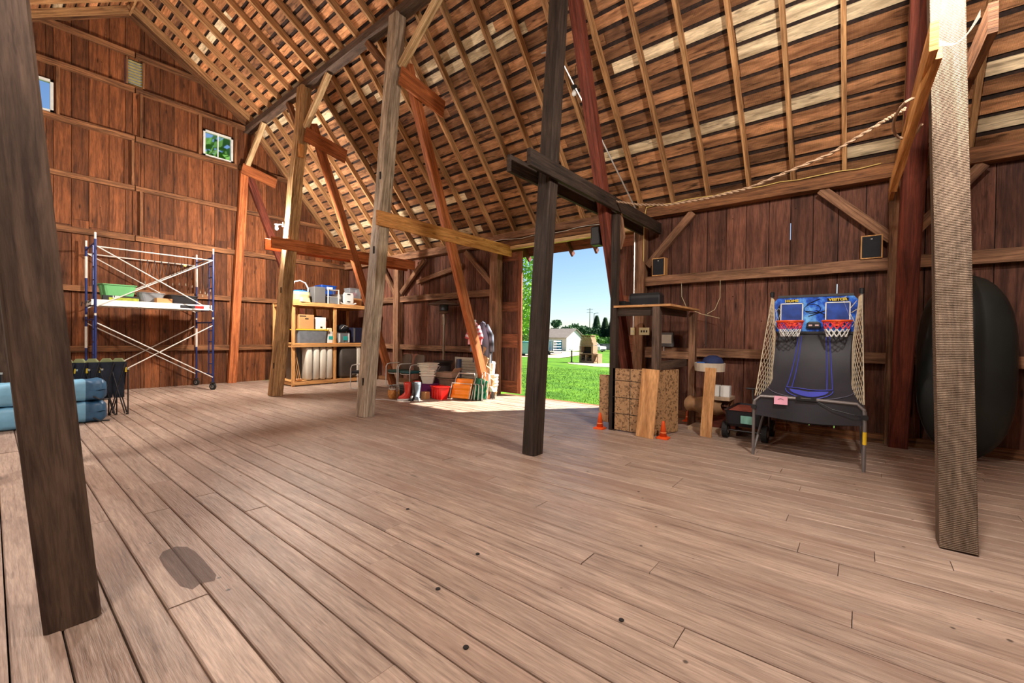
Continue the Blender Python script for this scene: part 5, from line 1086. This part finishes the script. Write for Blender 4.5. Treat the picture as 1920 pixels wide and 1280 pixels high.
# printed outlines: net hoop, leaping player, light streaks
strip([(-.02+.09*math.cos(a),1.86+.06*math.sin(a)) for a in [i*.4 for i in range(17)]],.004,M_black,'printed_hoop')
for (p, q) in (((-.06,1.76),(.14,1.84)),((.02,1.84),(.13,1.77)),((-.08,1.92),(.06,1.99)),((-.09,1.83),(.05,1.81))): strip([p,q],.006,M_black,'printed_branch')
strip([(-.44,1.83),(-.40,1.88),(-.37,1.83),(-.39,1.78),(-.41,1.7)],.003,M_white,'printed_outline'); strip([(-.44,1.87),(-.42,1.75),(-.44,1.66),(-.41,1.6)],.003,M_white,'printed_outline')
MB().add([(-.43,.331,1.62),(-.38,.331,1.62),(-.385,.331,1.76),(-.36,.331,1.88),(-.39,.331,1.93),(-.42,.331,1.86),(-.405,.331,1.76)],[tuple(range(7))],[[(0,0)]*7]).build('printed_player', M_hole, bd)
for (p, q) in (((.38,1.72),(.30,1.98)),((.44,1.95),(.38,1.86)),((.39,1.8),(.44,1.84)),((.40,1.62),(.44,1.7)),((.38,1.78),(.43,1.66)),((.3,1.99),(.34,2.01))): strip([p,q],.005,M_silver,'printed_streak')
M_gold = plain('gold_print',(216,190,60),.5)
for (x, s, w_) in ((-.25,'HOME',1.2),(.25,'VISITOR',1.15)):
    MB().bb((x-(.07 if s == 'HOME' else .11),.328,1.953),(x+(.07 if s == 'HOME' else .11),.332,1.993)).build('title_shadow', M_hole, bd)
    text(s, .046, M_gold, bd, (x,.325,1.973), (PI/2,0,0), bold=.0016, sx=w_)
for i, s in enumerate((-1,1)):
    def nt_(u, v):
        a = Vector((s*.49,.36,2.04)).lerp(Vector((s*.53,-.5,.74)), v); c = Vector((s*.46,.34,2.0)).lerp(Vector((s*.40,-.12,.66)), v); p = a.lerp(c, u); bulge = .09*math.sin(PI*v)*math.sin(PI*u); return p+Vector((-s*bulge*.6,bulge*.8,0))
    b = MB(); NL, NV = 9, 22
    for k in range(-NV, NL+NV):
        for d_ in (1,-1):
            pts = []
            for q in range(NV*2+1):
                v = q/(NV*2); u = (k+d_*v*NV*.55)/NL
                if -.001 <= u <= 1.001: pts.append(nt_(u, v))
            if len(pts) > 1: b.tube(pts,.0032,3,cap=False)
    b.tube([nt_(0,v/20) for v in range(21)],.005,4).tube([nt_(1,v/20) for v in range(21)],.004,4)
    b.build('side_net', M_net, t)
MB().bb((-.1,-.53,.73),(.1,-.505,.775)).build('timer_box', M_black, t); MB().bb((-.05,-.533,.755),(.05,-.53,.765)).build('timer_print', M_gpan, t)
MB().tube([(.1,-.52,.74),(.25,-.53,.66),(.45,-.53,.62),(.54,-.5,.6)],.004,5).build('cable', M_black, t)
c_ = thing('pink_price_card','pink price card taped on the front bar of the game','card',(-.82,6.07,.66)); MB().bb((0,0,0),(.14,.006,.1)).build('card', plain('pink_card',(238,170,190),.7), c_)
MB().tube([(.04,-.003,.06),(.07,-.003,.075),(.1,-.003,.06)],.002,4).build('handwriting', M_black, c_)

# ------------------------------------------------------------------ upturned boat behind the right post
t = thing('upright_canoe','dark green-grey canoe hull standing on end behind the right post','boat',(.98,7.62,0)); M_hull = plain('shade_dark_hull',(34,38,36),.45,noise=.25,scale=3)  # hull colour darkened further for the lamp shadow behind the post
def hull(u, v):
    z = 2.27*v; q = (v-.5)*2; prof = (1-abs(q)**3.2)**.6 if abs(q) < 1 else 0; wd = .42*max(.18 if v < .5 else .02, prof); a = PI*u; c = math.cos(a); s = math.sin(a)
    return (wd*c, -.32*max(.12,prof)*(s**.7)*(1+.0*c)-.03*(abs(c)<.15), z)
MB().patch(hull, 28, 30).build('hull', M_hull, t, smooth=True, solid=.012)
MB().tube([hull(.5,.05+.9*k/20) for k in range(21)],.018,8).build('keel', M_hull, t)
for u in (0.001,.999): MB().tube([hull(u,k/24) for k in range(25)],.016,6).build('gunwale', M_gpan, t)
# small glass bulb hanging from a rafter
t = thing('roof_bulb','small unlit clear bulb under the roof beside the dark doorway post','lamp',(-3.8,6.2,5.52)); MB().lathe([(.01,-.05),(.035,-.03),(.04,0),(.02,.05)],12).build('glass_bulb', M_white, t, smooth=True); MB().lathe([(.02,.05),(.02,.09),(.05,.1),(.05,.12)],10).build('lamp_socket', M_black, t); MB().tube([(0,0,.12),(0,.05,.5)],.005,5).build('cord', M_black, t)
# ------------------------------------------------------------------ lamps
M_bulb = plain('lit_bulb', (255,240,214), .3, emit=60, noise=0)
def lamp(loc, label, power=1.0, cord=0, arm=None):
    t = thing('light_bulb', label, 'lamp', loc)
    MB().lathe([(.012,-.035),(.028,-.015),(.034,.01),(.026,.035),(.014,.055)],14).build('glass_bulb', M_bulb, t, smooth=True)
    MB().lathe([(.03,.05),(.03,.09),(.045,.09),(.045,.11)],14).build('lamp_socket', M_black, t)
    if cord: MB().tube([(0,0,.11),(0,0,cord)],.005,5).build('cord', M_black, t)
    if arm: MB().tube([(0,0,.1),arm[:2]+(.1,)],.015,6).bb((arm[0]-.03,arm[1]-.01,.05),(arm[0]+.03,arm[1]+.02,.15)).build('bracket', M_black, t)
    ld = bpy.data.lights.new('bulb_light', 'POINT'); ld.energy = LAMP_W*power; ld.color = LAMP_COL; ld.shadow_soft_size = .12
    lo = bpy.data.objects.new('bulb_light', ld); COL.objects.link(lo); lo.parent = t; lo.location = (0,0,-.02)
lamp((-10.74,4.3,3.92), 'glaring bare bulb on the honey-coloured post above the shelves', 2.3, arm=(.1,.1,0))
lamp((.38,3.62,4.36), 'bright bare bulb on the rough-sawn right post just above the frame', 1.25, cord=1.9)
lamp((-10.5,-.75,4.3), 'unseen fill bulb added near a back-row post out of the frame', .75, cord=2.7)  # this bulb and those below are unseen, added as fill light
lamp((-6.78,-.75,4.3), 'unseen fill bulb added near the next back-row post out of the frame', .65, cord=2.7)
lamp((-2.2,-.6,4.5), 'unseen fill bulb added above and behind the camera', .7, cord=2.8)  # added overhead fill, out of view
lamp((2.8,.8,4.2), 'unseen fill bulb added to the right of the camera', .25, cord=4.2)
